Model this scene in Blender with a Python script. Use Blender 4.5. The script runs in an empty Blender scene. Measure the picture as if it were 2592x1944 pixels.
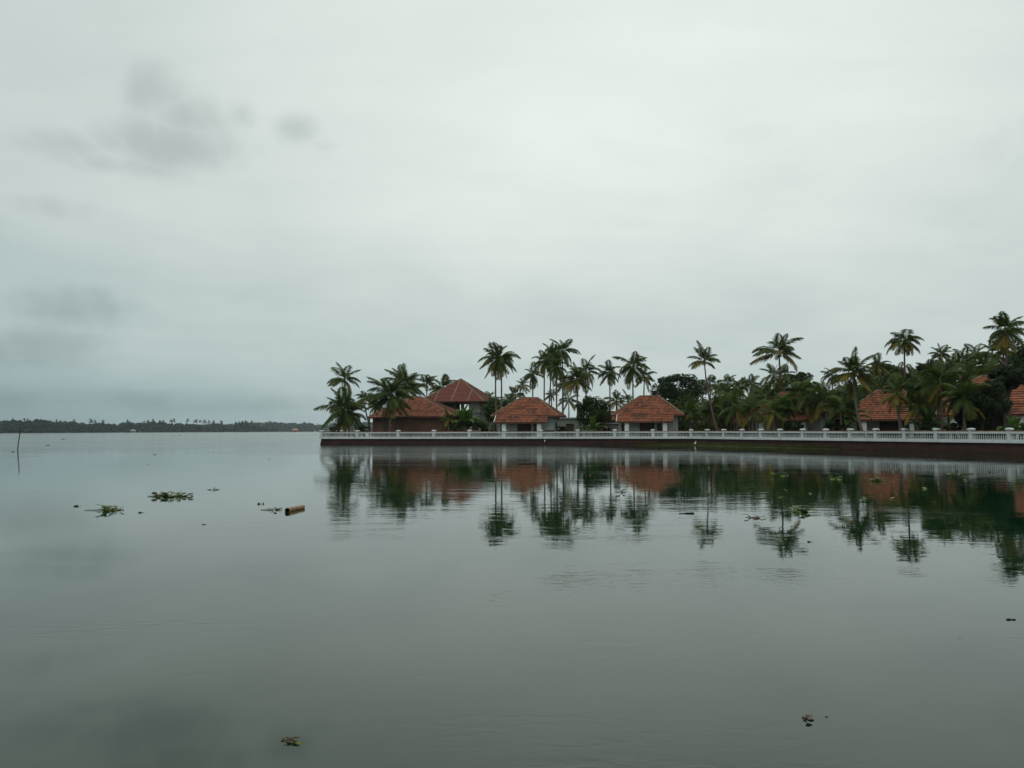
import bpy, math, random
from mathutils import Vector, Matrix
R = math.radians
rnd = random.Random(7)
scene = bpy.context.scene
col = scene.collection

# ------------------------------------------------------------------ camera
F_PX, CX, CY = 2160.0, 1296.0, 972.0          # photograph is 2592 x 1944
CAM_H, PITCH, ROLL = 1.67, R(3.115), R(0.155)
_ct, _st, _cr, _sr = math.cos(PITCH), math.sin(PITCH), math.cos(ROLL), math.sin(ROLL)
V_F = Vector((0, _ct, _st))
_U0, _R0 = Vector((0, -_st, _ct)), Vector((1, 0, 0))
V_R = _R0 * _cr - _U0 * _sr
V_U = _R0 * _sr + _U0 * _cr
cam_d = bpy.data.cameras.new('camera')
cam_d.lens, cam_d.sensor_width = 30.0, 36.0
cam_d.clip_start, cam_d.clip_end = 0.1, 12000
cam = bpy.data.objects.new('camera', cam_d); col.objects.link(cam)
m = Matrix.Identity(4)
for i in range(3):
    m[i][0], m[i][1], m[i][2] = V_R[i], V_U[i], -V_F[i]
m[2][3] = CAM_H
cam.matrix_world = m
scene.camera = cam

# ------------------------------------------------------------------ light and exposure
scene.view_settings.view_transform = 'Standard'
scene.view_settings.look = 'None'
scene.view_settings.gamma = 1
scene.view_settings.exposure = 0.0
scene.view_settings.use_curve_mapping = False
scene.cycles.max_bounces = 6
scene.cycles.volume_bounces = 0
scene.cycles.caustics_reflective = False
scene.cycles.caustics_refractive = False
SUN_EL, SUN_AZ = R(66), R(-150)               # azimuth from +Y towards +X : high, behind the camera's left shoulder
sun_d = bpy.data.lights.new('sun', 'SUN')
sun_d.energy, sun_d.angle, sun_d.color = 0.7, R(40), (1.0, 0.97, 0.92)
sun = bpy.data.objects.new('sun', sun_d); col.objects.link(sun)
sdir = Vector((math.sin(SUN_AZ) * math.cos(SUN_EL), math.cos(SUN_AZ) * math.cos(SUN_EL), math.sin(SUN_EL)))
sun.rotation_euler = (-sdir).to_track_quat('-Z', 'Y').to_euler()
sun.location = (0, 0, 200)

world = bpy.data.worlds.new('World'); scene.world = world
world.use_nodes = True
WN, WL = world.node_tree.nodes, world.node_tree.links
WN.clear()
def wn(t, **kw):
    n = WN.new(t)
    for k, v in kw.items(): setattr(n, k, v)
    return n
def wset(n, i, v):
    if isinstance(v, bpy.types.NodeSocket): WL.new(v, n.inputs[i])
    else: n.inputs[i].default_value = v
def wmath(op, a, b=0.0, c=None, clamp=False):
    n = wn('ShaderNodeMath', operation=op, use_clamp=clamp)
    wset(n, 0, a); wset(n, 1, b)
    if c is not None: wset(n, 2, c)
    return n.outputs[0]
def wsmooth(x, a, b, lo=0.0, hi=1.0):
    n = wn('ShaderNodeMapRange', interpolation_type='SMOOTHSTEP')
    wset(n, 0, x)
    for i, v in ((1, a), (2, b), (3, lo), (4, hi)): n.inputs[i].default_value = v
    return n.outputs[0]
def wmix(f, a, b):
    n = wn('ShaderNodeMix', data_type='RGBA')
    wset(n, 0, f)
    for i, v in ((6, a), (7, b)):
        if isinstance(v, tuple): v = v + (1.0,)
        wset(n, i, v)
    return n.outputs[2]
tc = wn('ShaderNodeTexCoord').outputs['Generated']
sep = wn('ShaderNodeSeparateXYZ'); WL.new(tc, sep.inputs[0])
DX, DY, DZ = sep.outputs
el = wmath('MAXIMUM', DZ, 0.0)
# cloud sheet : the view direction meets a flat layer of cloud overhead
den = wmath('ADD', el, 0.16)
comb = wn('ShaderNodeCombineXYZ')
wset(comb, 0, wmath('DIVIDE', DX, den)); wset(comb, 1, wmath('DIVIDE', DY, den)); wset(comb, 2, 0.35)
def wnoise(scale, detail, rough, vec, dist=0.0):
    n = wn('ShaderNodeTexNoise')
    WL.new(vec, n.inputs['Vector'])
    n.inputs['Scale'].default_value, n.inputs['Detail'].default_value = scale, detail
    n.inputs['Roughness'].default_value, n.inputs['Distortion'].default_value = rough, dist
    return n.outputs['Fac']
nb = wnoise(0.62, 4.0, 0.55, comb.outputs[0], 0.3)
nf = wnoise(1.7, 6.0, 0.58, comb.outputs[0], 0.25)
azi = wmath('ARCTAN2', DX, DY)
# overcast luminance : grows from the horizon to the zenith, with a brighter patch where the sun stands behind the deck
def wlobe(px, py, sx, sy):
    d = (V_R * ((px - CX) / F_PX) + V_U * ((CY - py) / F_PX) + V_F).normalized()
    a0, e0 = math.atan2(d.x, d.y), math.asin(d.z)
    da = wmath('DIVIDE', wmath('SUBTRACT', azi, a0), sx / F_PX)
    de = wmath('DIVIDE', wmath('SUBTRACT', wmath('ARCSINE', el), e0), sy / F_PX)
    r2 = wmath('ADD', wmath('MULTIPLY', da, da), wmath('MULTIPLY', de, de))
    return wmath('POWER', 2.718, wmath('MULTIPLY', r2, -1.0))
lum = wmath('ADD', 0.575, wmath('MULTIPLY', wsmooth(el, -0.02, 0.30), 0.155))
lum = wmath('ADD', lum, wmath('MULTIPLY', wsmooth(el, 0.45, 1.0), 0.42))
lum = wmath('ADD', lum, wmath('MULTIPLY', wlobe(1430, 230, 900, 420), 0.11))
# the cloud deck is heavier over the lake to the west, most of all near the horizon
heavy = wmath('MULTIPLY', wsmooth(azi, -0.62, 0.12, 1.0, 0.0), wsmooth(el, 0.0, 0.11, 0.45, 0.15))
heavy = wmath('ADD', heavy, wmath('MULTIPLY', wsmooth(azi, 0.22, 0.75), wsmooth(el, 0.15, 0.45, 0.0, 0.11)))
lum = wmath('MULTIPLY', lum, wmath('SUBTRACT', 1.0, heavy))
lum = wmath('MULTIPLY', lum, wmath('ADD', 0.82, wmath('MULTIPLY', nb, 0.36)))
lum = wmath('MULTIPLY', lum, wmath('ADD', 0.90, wmath('MULTIPLY', nf, 0.20)))
# long soft streaks in the deck
smap = wn('ShaderNodeMapping'); WL.new(comb.outputs[0], smap.inputs[0])
smap.inputs['Rotation'].default_value = (0, 0, R(-28)); smap.inputs['Scale'].default_value = (0.6, 1.7, 1.0); smap.inputs['Location'].default_value = (0.4, 1.3, 0)
nst = wnoise(1.0, 5.0, 0.6, smap.outputs[0], 0.4)
lum = wmath('MULTIPLY', lum, wmath('ADD', 1.0, wmath('MULTIPLY', wmath('SUBTRACT', wsmooth(nst, 0.30, 0.70), 0.5), wsmooth(el, 0.05, 0.30, 0.02, 0.06))))
# ragged scud clouds hanging under the deck
scud = wlobe
ns = wnoise(9.0, 7.0, 0.60, tc, 0.5)
blob = None
for a in ((430, 370, 175, 70, 0.85), (400, 240, 95, 70, 0.62), (470, 300, 110, 60, 0.72), (615, 288, 52, 42, 0.55), (745, 325, 70, 42, 0.62), (820, 370, 60, 22, 0.35), (150, 365, 130, 45, 0.55), (330, 420, 150, 32, 0.62),
          (200, 780, 150, 55, 0.6), (60, 880, 190, 55, 0.66), (120, 520, 150, 35, 0.35), (-420, 520, 240, 90, 0.8), (2900, 300, 260, 90, 0.6),
          (560, 1020, 700, 40, 0.45), (1950, 330, 330, 40, 0.22), (-900, 200, 300, 120, 0.8)):
    b = wmath('MULTIPLY', scud(*a[:4]), a[4])
    blob = b if blob is None else wmath('MAXIMUM', blob, b)
dark = wsmooth(wmath('ADD', blob, wmath('MULTIPLY', wmath('SUBTRACT', ns, 0.5), 1.3)), 0.06, 0.88)
dark = wmath('MULTIPLY', dark, wsmooth(blob, 0.03, 0.30))
lum = wmath('MULTIPLY', lum, wmath('SUBTRACT', 1.0, wmath('MULTIPLY', dark, 0.25)))
tint = wmix(wsmooth(wmath('ADD', lum, wmath('MULTIPLY', dark, 0.10)), 0.26, 0.82), (0.735, 1.0, 1.045), (0.925, 1.0, 0.950))
vm = wn('ShaderNodeVectorMath', operation='SCALE'); WL.new(tint, vm.inputs[0]); WL.new(lum, vm.inputs['Scale'])
sky = wn('ShaderNodeTexSky', sky_type='NISHITA', sun_disc=False)
sky.sun_elevation, sky.sun_rotation = SUN_EL, SUN_AZ
sky.air_density, sky.dust_density = 1.0, 3.0
bg1, bg2, mx, wo = wn('ShaderNodeBackground'), wn('ShaderNodeBackground'), wn('ShaderNodeMixShader'), wn('ShaderNodeOutputWorld')
WL.new(sky.outputs[0], bg1.inputs[0]); bg1.inputs[1].default_value = 0.05
WL.new(vm.outputs[0], bg2.inputs[0]); bg2.inputs[1].default_value = 1.05
mx.inputs[0].default_value = 0.96
world.cycles.sampling_method = 'MANUAL'; world.cycles.sample_map_resolution = 512
WL.new(bg1.outputs[0], mx.inputs[1]); WL.new(bg2.outputs[0], mx.inputs[2]); WL.new(mx.outputs[0], wo.inputs[0])

# ------------------------------------------------------------------ pixel helpers (real positions at real distances)
def P(px, py, Y):
    d = V_R * ((px - CX) / F_PX) + V_U * ((CY - py) / F_PX) + V_F
    k = Y / d.y
    return Vector((d.x * k, Y, CAM_H + d.z * k))
def G(px, Y, z):
    dz = z - CAM_H
    u = (px - CX) / F_PX
    return Vector(((u * (Y * _ct + dz * _st) + _sr * (-Y * _st + dz * _ct)) / _cr, Y, z))
def hor(px): return 1089.55 - 0.0027 * (px - CX)
def W(px, py, z=0.0):                          # point on the water under a pixel
    d = V_R * ((px - CX) / F_PX) + V_U * ((CY - py) / F_PX) + V_F
    k = (z - CAM_H) / d.z
    return Vector((d.x * k, d.y * k, z))
def on_line(px, A, B):
    u = (px - CX) / F_PX * _ct
    t = (A.x - u * A.y) / (u * (B.y - A.y) - (B.x - A.x))
    return A + (B - A) * t

# ------------------------------------------------------------------ object helpers
def tag(o, label=None, cat=None, group=None, kind=None):
    if label: o['label'] = label
    if cat: o['category'] = cat
    if group: o['group'] = group
    if kind: o['kind'] = kind
    return o
def empty(name, loc, rz=0.0, **kw):
    o = bpy.data.objects.new(name, None); col.objects.link(o)
    o.location = loc; o.rotation_euler = (0, 0, rz); o.empty_display_size = 0.3
    return tag(o, **kw)
def link(name, me, parent=None, loc=(0, 0, 0), **kw):
    o = bpy.data.objects.new(name, me); col.objects.link(o)
    o.parent = parent; o.location = loc
    return tag(o, **kw)
class MB:
    def __init__(s): s.v, s.f, s.t = [], [], []
    def quad(s, a, b, c, d, t=0.5):
        n = len(s.v); s.v += [tuple(a), tuple(b), tuple(c), tuple(d)]; s.f.append((n, n+1, n+2, n+3)); s.t.append(t)
    def tri(s, a, b, c, t=0.5):
        n = len(s.v); s.v += [tuple(a), tuple(b), tuple(c)]; s.f.append((n, n+1, n+2)); s.t.append(t)
    def poly(s, pts, t=0.5):
        n = len(s.v); s.v += [tuple(p) for p in pts]; s.f.append(tuple(range(n, n+len(pts)))); s.t.append(t)
    def box(s, x0, x1, y0, y1, z0, z1, M=None, t=0.5):
        n = len(s.v)
        pts = [(x0,y0,z0),(x1,y0,z0),(x1,y1,z0),(x0,y1,z0),(x0,y0,z1),(x1,y0,z1),(x1,y1,z1),(x0,y1,z1)]
        s.v += [tuple(M @ Vector(p)) if M else p for p in pts]
        for f in ((0,3,2,1),(4,5,6,7),(0,1,5,4),(1,2,6,5),(2,3,7,6),(3,0,4,7)):
            s.f.append(tuple(n+i for i in f)); s.t.append(t)
    def bar(s, a, b, w, h, t=0.5):             # box from a to b, w wide, h high (centred)
        a, b = Vector(a), Vector(b); d = (b-a).normalized()
        sd = d.cross(Vector((0,0,1)))
        sd = Vector((1,0,0)) if sd.length < 1e-4 else sd.normalized()
        up = sd.cross(d)
        n = len(s.v)
        for p in (a, b):
            for i, j in ((-1,-1),(1,-1),(1,1),(-1,1)): s.v.append(tuple(p + sd*(i*w/2) + up*(j*h/2)))
        for f in ((0,1,2,3),(7,6,5,4),(0,4,5,1),(1,5,6,2),(2,6,7,3),(3,7,4,0)):
            s.f.append(tuple(n+i for i in f)); s.t.append(t)
    def tube(s, pts, rad, seg=8, cap=True, t=0.5):
        base = len(s.v); pts = [Vector(p) for p in pts]
        for i, p in enumerate(pts):
            d = (pts[min(i+1, len(pts)-1)] - pts[max(i-1, 0)]).normalized()
            a = d.cross(Vector((0,1,0.01)));  a = a.normalized() if a.length > 1e-3 else Vector((1,0,0))
            b = d.cross(a)
            r = rad[i] if isinstance(rad, (list, tuple)) else rad
            for k in range(seg):
                th = 2*math.pi*k/seg
                s.v.append(tuple(p + a*(r*math.cos(th)) + b*(r*math.sin(th))))
        for i in range(len(pts)-1):
            for k in range(seg):
                q = base+i*seg; k2 = (k+1) % seg
                s.f.append((q+k, q+k2, q+seg+k2, q+seg+k)); s.t.append(t)
        if cap:
            s.f.append(tuple(base+k for k in range(seg))[::-1]); s.t.append(t)
            e = base+(len(pts)-1)*seg
            s.f.append(tuple(e+k for k in range(seg))); s.t.append(t)
    def lathe(s, prof, seg=8, c=(0,0,0), t=0.5):
        base = len(s.v)
        for r, z in prof:
            for k in range(seg):
                th = 2*math.pi*(k+.5)/seg
                s.v.append((c[0]+r*math.cos(th), c[1]+r*math.sin(th), c[2]+z))
        for i in range(len(prof)-1):
            for k in range(seg):
                q = base+i*seg; k2 = (k+1) % seg
                s.f.append((q+k, q+k2, q+seg+k2, q+seg+k)); s.t.append(t)
        s.f.append(tuple(base+k for k in range(seg))[::-1]); s.t.append(t)
        e = base+(len(prof)-1)*seg
        s.f.append(tuple(e+k for k in range(seg))); s.t.append(t)
    def mesh(s, name, mat, smooth=False):
        me = bpy.data.meshes.new(name)
        me.from_pydata(s.v, [], s.f)
        at = me.attributes.new('tint', 'FLOAT', 'FACE'); at.data.foreach_set('value', s.t)
        me.materials.append(mat)
        if smooth: me.polygons.foreach_set('use_smooth', [True]*len(me.polygons))
        me.update()
        return me
    def build(s, name, mat, parent=None, loc=(0,0,0), smooth=False, **kw):
        return link(name, s.mesh(name, mat, smooth), parent, loc, **kw)

# ------------------------------------------------------------------ materials
class NT:
    def __init__(s, name):
        s.m = bpy.data.materials.new(name); s.m.use_nodes = True
        s.n, s.l = s.m.node_tree.nodes, s.m.node_tree.links
        s.b = s.n['Principled BSDF']; s.out = s.n['Material Output']
    def new(s, t, **kw):
        n = s.n.new(t)
        for k, v in kw.items(): setattr(n, k, v)
        return n
    def set(s, n, i, v):
        if isinstance(v, bpy.types.NodeSocket): s.l.new(v, n.inputs[i])
        else: n.inputs[i].default_value = v
    def math(s, op, a, b=0.0, clamp=False):
        n = s.new('ShaderNodeMath', operation=op, use_clamp=clamp); s.set(n, 0, a); s.set(n, 1, b); return n.outputs[0]
    def mix(s, f, a, b, mode='MIX'):
        n = s.new('ShaderNodeMix', data_type='RGBA', blend_type=mode); s.set(n, 0, f)
        for i, v in ((6, a), (7, b)):
            if isinstance(v, tuple) and len(v) == 3: v = v + (1.0,)
            s.set(n, i, v)
        return n.outputs[2]
    def ramp(s, x, a, b, lo=0.0, hi=1.0):
        n = s.new('ShaderNodeMapRange', interpolation_type='SMOOTHSTEP'); s.set(n, 0, x)
        for i, v in ((1, a), (2, b), (3, lo), (4, hi)): s.set(n, i, v)
        return n.outputs[0]
    def coord(s, kind='Object', scale=(1,1,1), loc=(0,0,0), rot=(0,0,0)):
        if kind == 'World': c = s.new('ShaderNodeNewGeometry').outputs['Position']
        else: c = s.new('ShaderNodeTexCoord').outputs[kind]
        mp = s.new('ShaderNodeMapping'); s.l.new(c, mp.inputs[0])
        mp.inputs['Scale'].default_value = scale; mp.inputs['Location'].default_value = loc; mp.inputs['Rotation'].default_value = rot
        return mp.outputs[0]
    def noise(s, vec, scale, detail=4, rough=0.55, dist=0.0):
        n = s.new('ShaderNodeTexNoise'); s.l.new(vec, n.inputs['Vector'])
        n.inputs['Scale'].default_value, n.inputs['Detail'].default_value = scale, detail
        n.inputs['Roughness'].default_value, n.inputs['Distortion'].default_value = rough, dist
        return n.outputs['Fac']
    def bump(s, h, dist, strength=1.0, nrm=None):
        n = s.new('ShaderNodeBump'); s.set(n, 'Height', h); s.set(n, 'Distance', dist); s.set(n, 'Strength', strength)
        if nrm: s.l.new(nrm, n.inputs['Normal'])
        return n.outputs[0]
def plain(name, a, b, scale=3.0, rough=0.85, bump=0.01, kind='World', sc=(1,1,1), stain=None, spec=0.3):
    t = NT(name); c = t.coord(kind, sc)
    n1 = t.noise(c, scale, 6, 0.6)
    cc = t.mix(t.ramp(n1, 0.3, 0.7), a, b)
    if stain:
        n2 = t.noise(c, scale*0.35, 5, 0.65, 0.4)
        cc = t.mix(t.math('MULTIPLY', t.ramp(n2, 0.52, 0.72), stain[1]), cc, stain[0])
    t.l.new(cc, t.b.inputs['Base Color'])
    t.b.inputs['Roughness'].default_value = rough
    t.b.inputs['Specular IOR Level'].default_value = spec
    if bump: t.l.new(t.bump(t.noise(c, scale*4, 4), bump), t.b.inputs['Normal'])
    return t.m
def leafmat(name, a, b, trans=0.25, rough=0.5, noise=0.8, hue=0.35):
    t = NT(name)
    oi = t.new('ShaderNodeObjectInfo').outputs['Random']
    at = t.new('ShaderNodeAttribute', attribute_name='tint').outputs['Fac']
    n = t.noise(t.coord('World'), noise, 3)
    f = t.math('ADD', t.math('MULTIPLY', oi, hue), t.math('MULTIPLY', at, 0.5))
    f = t.math('ADD', f, t.math('MULTIPLY', t.math('SUBTRACT', n, 0.5), 0.7), True)
    cc = t.mix(f, a, b)
    t.l.new(cc, t.b.inputs['Base Color'])
    t.b.inputs['Roughness'].default_value = rough
    t.b.inputs['Specular IOR Level'].default_value = 0.12
    tr = t.new('ShaderNodeBsdfTranslucent'); t.l.new(t.mix(0.5, cc, (0.10, 0.13, 0.02)), tr.inputs[0])
    mx_ = t.new('ShaderNodeMixShader'); mx_.inputs[0].default_value = trans
    t.l.new(t.b.outputs[0], mx_.inputs[1]); t.l.new(tr.outputs[0], mx_.inputs[2]); t.l.new(mx_.outputs[0], t.out.inputs[0])
    return t.m
M = {}
M['white'] = plain('white_paint', (0.49, 0.53, 0.54), (0.58, 0.61, 0.62), 1.3, 0.7, 0.004, stain=((0.30, 0.34, 0.30), 0.6))
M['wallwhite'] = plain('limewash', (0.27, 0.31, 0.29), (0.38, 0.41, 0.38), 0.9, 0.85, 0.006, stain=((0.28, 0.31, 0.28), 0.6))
M['colwhite'] = plain('column_paint', (0.58, 0.62, 0.60), (0.68, 0.70, 0.68), 1.2, 0.8, 0.004)
M['concrete'] = plain('mossy_concrete', (0.17, 0.19, 0.16), (0.25, 0.26, 0.22), 0.7, 0.9, 0.01, stain=((0.09, 0.12, 0.07), 0.8))
M['wood'] = plain('dark_timber', (0.030, 0.020, 0.014), (0.055, 0.035, 0.025), 5, 0.6, 0.004)
M['void'] = plain('dark_glazing', (0.012, 0.012, 0.014), (0.02, 0.02, 0.022), 2, 0.25, 0)
M['fascia'] = plain('eave_board', (0.07, 0.035, 0.025), (0.11, 0.055, 0.04), 4, 0.7, 0.004)
M['ridge'] = plain('mortar_ridge', (0.15, 0.105, 0.072), (0.24, 0.18, 0.125), 2.5, 0.9, 0.01, stain=((0.13, 0.11, 0.08), 0.7))
M['hutroof'] = plain('bright_clay_roof', (0.40, 0.15, 0.10), (0.48, 0.20, 0.13), 0.5, 0.85, 0)
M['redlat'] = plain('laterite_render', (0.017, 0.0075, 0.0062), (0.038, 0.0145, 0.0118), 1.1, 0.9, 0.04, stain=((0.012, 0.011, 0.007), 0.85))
M['coping'] = plain('coping_tile', (0.20, 0.085, 0.055), (0.30, 0.16, 0.10), 5.0, 0.9, 0.01, stain=((0.08, 0.06, 0.04), 0.9))
M['soil'] = plain('red_soil', (0.040, 0.025, 0.017), (0.075, 0.045, 0.03), 0.6, 0.95, 0.03, stain=((0.03, 0.045, 0.015), 0.9))
M['mud'] = plain('dark_mud', (0.030, 0.020, 0.014), (0.05, 0.032, 0.022), 2.0, 0.6, 0.02)
M['trunk'] = plain('palm_bark', (0.10, 0.075, 0.06), (0.19, 0.15, 0.125), 3.0, 0.9, 0.02, sc=(1, 1, 3))
M['trunkred'] = plain('reddish_palm_bark', (0.085, 0.046, 0.043), (0.15, 0.088, 0.08), 3.0, 0.9, 0.02, sc=(1, 1, 3))
M['bark'] = plain('tree_bark', (0.035, 0.028, 0.02), (0.07, 0.055, 0.04), 4.0, 0.9, 0.02)
M['nut'] = plain('coconut_husk', (0.10, 0.075, 0.02), (0.16, 0.10, 0.03), 3.0, 0.6, 0)
M['frond'] = leafmat('palm_leaf', (0.015, 0.031, 0.006), (0.080, 0.110, 0.016))
M['frondold'] = leafmat('old_palm_leaf', (0.075, 0.075, 0.012), (0.23, 0.165, 0.024))
M['dry'] = leafmat('dry_palm_leaf', (0.11, 0.065, 0.025), (0.20, 0.125, 0.05), 0.15)
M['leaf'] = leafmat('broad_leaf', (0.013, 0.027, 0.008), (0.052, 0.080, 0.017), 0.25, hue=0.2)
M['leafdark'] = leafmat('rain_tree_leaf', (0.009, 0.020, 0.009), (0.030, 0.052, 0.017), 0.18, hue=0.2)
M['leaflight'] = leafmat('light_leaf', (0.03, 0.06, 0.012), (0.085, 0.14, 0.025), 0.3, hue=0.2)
M['banana'] = leafmat('banana_leaf', (0.024, 0.062, 0.013), (0.075, 0.16, 0.028), 0.3, 0.4)
M['grass'] = leafmat('bank_grass', (0.05, 0.082, 0.012), (0.125, 0.16, 0.03), 0.25, hue=0)
M['far'] = leafmat('far_foliage', (0.006, 0.021, 0.014), (0.015, 0.040, 0.024), 0.0, 0.9, 0.02, hue=0.1)
M['hyacinth'] = leafmat('hyacinth_leaf', (0.05, 0.095, 0.012), (0.16, 0.22, 0.035), 0.25, 0.35)
M['hyadead'] = leafmat('withered_leaf', (0.035, 0.018, 0.012), (0.10, 0.055, 0.03), 0.1, 0.6)
M['yellow'] = leafmat('yellow_leaf', (0.12, 0.10, 0.03), (0.22, 0.17, 0.06), 0.1, 0.6)
M['pale'] = leafmat('sodden_leaf', (0.11, 0.10, 0.06), (0.16, 0.14, 0.08), 0.05, 0.6)
M['stem'] = plain('green_stem', (0.05, 0.075, 0.02), (0.09, 0.11, 0.03), 6, 0.6, 0)
M['log'] = plain('weathered_bamboo', (0.17, 0.10, 0.055), (0.30, 0.195, 0.11), 9, 0.7, 0.004, sc=(1, 1, 1), stain=((0.07, 0.04, 0.03), 0.6))
M['logend'] = plain('hollow_end', (0.008, 0.006, 0.006), (0.016, 0.011, 0.010), 9, 0.9, 0)
M['pole'] = plain('weathered_pole', (0.05, 0.03, 0.028), (0.085, 0.05, 0.046), 6, 0.8, 0.004)
M['feather'] = plain('white_feathers', (0.78, 0.78, 0.76), (0.85, 0.85, 0.83), 6, 0.8, 0)
M['beak'] = plain('beak_horn', (0.35, 0.22, 0.03), (0.40, 0.26, 0.04), 6, 0.5, 0)
M['redplastic'] = plain('red_plastic', (0.45, 0.06, 0.03), (0.5, 0.08, 0.04), 6, 0.4, 0)
M['teal'] = plain('teal_plastic', (0.03, 0.22, 0.18), (0.05, 0.28, 0.22), 6, 0.4, 0)
def tilemat(name, a, b, dark, amt):
    t = NT(name)
    at = t.new('ShaderNodeAttribute', attribute_name='tint').outputs['Fac']
    cc = t.mix(at, a, b)
    n = t.noise(t.coord('World', (1, 1, .6)), 0.9, 7, 0.7, 0.4)
    cc = t.mix(t.math('MULTIPLY', t.ramp(n, 0.44, 0.66), amt), cc, dark)
    n3 = t.noise(t.coord('World', (1, 1, 1), (5, 3, 1)), 2.2, 5, 0.65)
    cc = t.mix(t.ramp(n3, 0.60, 0.74, 0.0, 0.22), cc, (0.085, 0.075, 0.045))
    t.l.new(cc, t.b.inputs['Base Color']); t.b.inputs['Roughness'].default_value = 0.85
    t.b.inputs['Specular IOR Level'].default_value = 0.25
    return t.m
M['tile'] = tilemat('clay_tile', (0.100, 0.034, 0.0185), (0.262, 0.090, 0.046), (0.050, 0.026, 0.017), 0.8)
M['tiledull'] = tilemat('dull_red_tile', (0.115, 0.036, 0.026), (0.165, 0.052, 0.036), (0.085, 0.031, 0.023), 0.5)
def brickmat():
    t = NT('laterite_brick')
    c = t.coord('World', (1, 1, 1))
    n = t.noise(c, 1.5, 5)
    cc = t.mix(t.ramp(n, 0.3, 0.7), (0.085, 0.042, 0.030), (0.135, 0.068, 0.048))
    sep_ = t.new('ShaderNodeSeparateXYZ'); t.l.new(c, sep_.inputs[0])
    fr = t.math('FRACT', t.math('MULTIPLY', sep_.outputs[2], 5.0))
    cc = t.mix(t.ramp(fr, 0.86, 0.95, 0.0, 0.5), cc, (0.05, 0.03, 0.024))
    t.l.new(cc, t.b.inputs['Base Color']); t.b.inputs['Roughness'].default_value = 0.9
    return t.m
M['brick'] = brickmat()

# ------------------------------------------------------------------ water
def watermat():
    t = NT('lake_water')
    b = t.b
    pos = t.coord('World')
    sp = t.new('ShaderNodeSeparateXYZ'); t.l.new(pos, sp.inputs[0])
    x, y = sp.outputs[0], sp.outputs[1]
    # breeze mask : open lake beyond the point, and a ruffled streak in front of the wall
    wob = t.math('MULTIPLY', t.math('SUBTRACT', t.noise(t.coord('World', (0.10, 0.16, 1)), 1.0, 5, 0.6), 0.5), 26.0)
    yy = t.math('ADD', y, wob)
    wx = t.math('ADD', x, t.math('MULTIPLY', wob, 0.45))
    strip = t.math('MULTIPLY', t.ramp(yy, 56, 66), t.math('MULTIPLY', t.ramp(wx, 5.0, 14.0, 1.0, 0.0), t.ramp(wx, -30.0, -19.0)))
    lake = t.math('MULTIPLY', t.ramp(yy, 48, 105), t.ramp(wx, -34.0, -18.0, 1.0, 0.0))
    streak = t.ramp(t.noise(t.coord('World', (0.010, 0.05, 1)), 1.0, 4, 0.6), 0.40, 0.62)
    ruf = t.math('MAXIMUM', t.math('MULTIPLY', strip, 0.62), t.math('MULTIPLY', lake, t.math('ADD', 0.55, t.math('MULTIPLY', streak, 0.45))))
    patch = t.ramp(t.noise(t.coord('World', (0.16, 0.30, 1), (3, 7, 0)), 1.0, 3, 0.5), 0.34, 0.66, 0.35, 1.0)
    near = t.ramp(y, 9.0, 22.0, 0.25, 1.0)
    swell = t.noise(t.coord('World', (0.55, 1.15, 1), (11, 5, 0), (0, 0, R(8))), 1.0, 2, 0.5, 0.3)
    ripple = t.noise(t.coord('World', (1.7, 3.6, 1), (2, 9, 0), (0, 0, R(-6))), 1.0, 3, 0.55, 0.4)
    amp = t.math('MULTIPLY', patch, near)
    n1 = t.bump(swell, t.math('MULTIPLY', amp, 0.0055))
    n2 = t.bump(ripple, t.math('MULTIPLY', amp, 0.0034), 1.0, n1)
    paw = t.ramp(t.noise(t.coord('World', (0.22, 0.42, 1), (1, 4, 0), (0, 0, R(14))), 1.0, 4, 0.6, 0.6), 0.50, 0.72)
    fine = t.noise(t.coord('World', (4.0, 9.0, 1), (7, 1, 0), (0, 0, R(5))), 1.0, 3, 0.6, 0.5)
    n3 = t.bump(fine, t.math('MULTIPLY', t.math('MULTIPLY', paw, t.ramp(y, 10.0, 22.0, 1.0, 0.06)), 0.0065), 1.0, n2)
    t.l.new(n3, b.inputs['Normal'])
    t.l.new(t.math('ADD', 0.006, t.math('MULTIPLY', ruf, 0.19)), b.inputs['Roughness'])
    murk = t.mix(t.ramp(t.noise(t.coord('World', (0.13, 0.30, 1)), 1.0, 5, 0.6, 0.5), 0.3, 0.7), (0.0015, 0.0155, 0.0060), (0.004, 0.0225, 0.0090))
    t.l.new(murk, b.inputs['Base Color'])
    b.inputs['IOR'].default_value = 1.333
    b.inputs['Specular IOR Level'].default_value = 0.5
    return t.m
M['water'] = watermat()
wm = MB(); wm.quad((-3600, -200, 0), (3600, -200, 0), (3600, 3600, 0), (-3600, 3600, 0))
wm.build('water', M['water'], kind='structure')

# ------------------------------------------------------------------ land, walls, balustrade
GZ = 0.74
A = G(814, 103.0, 0); B = G(1749, 93.0, 0); Cc = G(2555, 58.0, 0)
side_d = (Cc - B).normalized()
E = B + side_d * 62.0
A0 = Vector((A.x, A.y, 0)); AB = Vector((A.x - 0.6, 165.0, 0))
land = [A0, B, E, Vector((120, E.y - 8, 0)), Vector((420, 60, 0)), Vector((420, 420, 0)), Vector((60, 420, 0)), Vector((-6, 230, 0)), AB]
lm = MB(); lm.poly([(p.x, p.y, GZ) for p in land])
for i in range(len(land)):
    p, q = land[i], land[(i+1) % len(land)]
    if i > 1: lm.quad((p.x, p.y, -0.5), (q.x, q.y, -0.5), (q.x, q.y, GZ), (p.x, p.y, GZ))
lm.build('ground', M['soil'], kind='structure')

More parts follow.
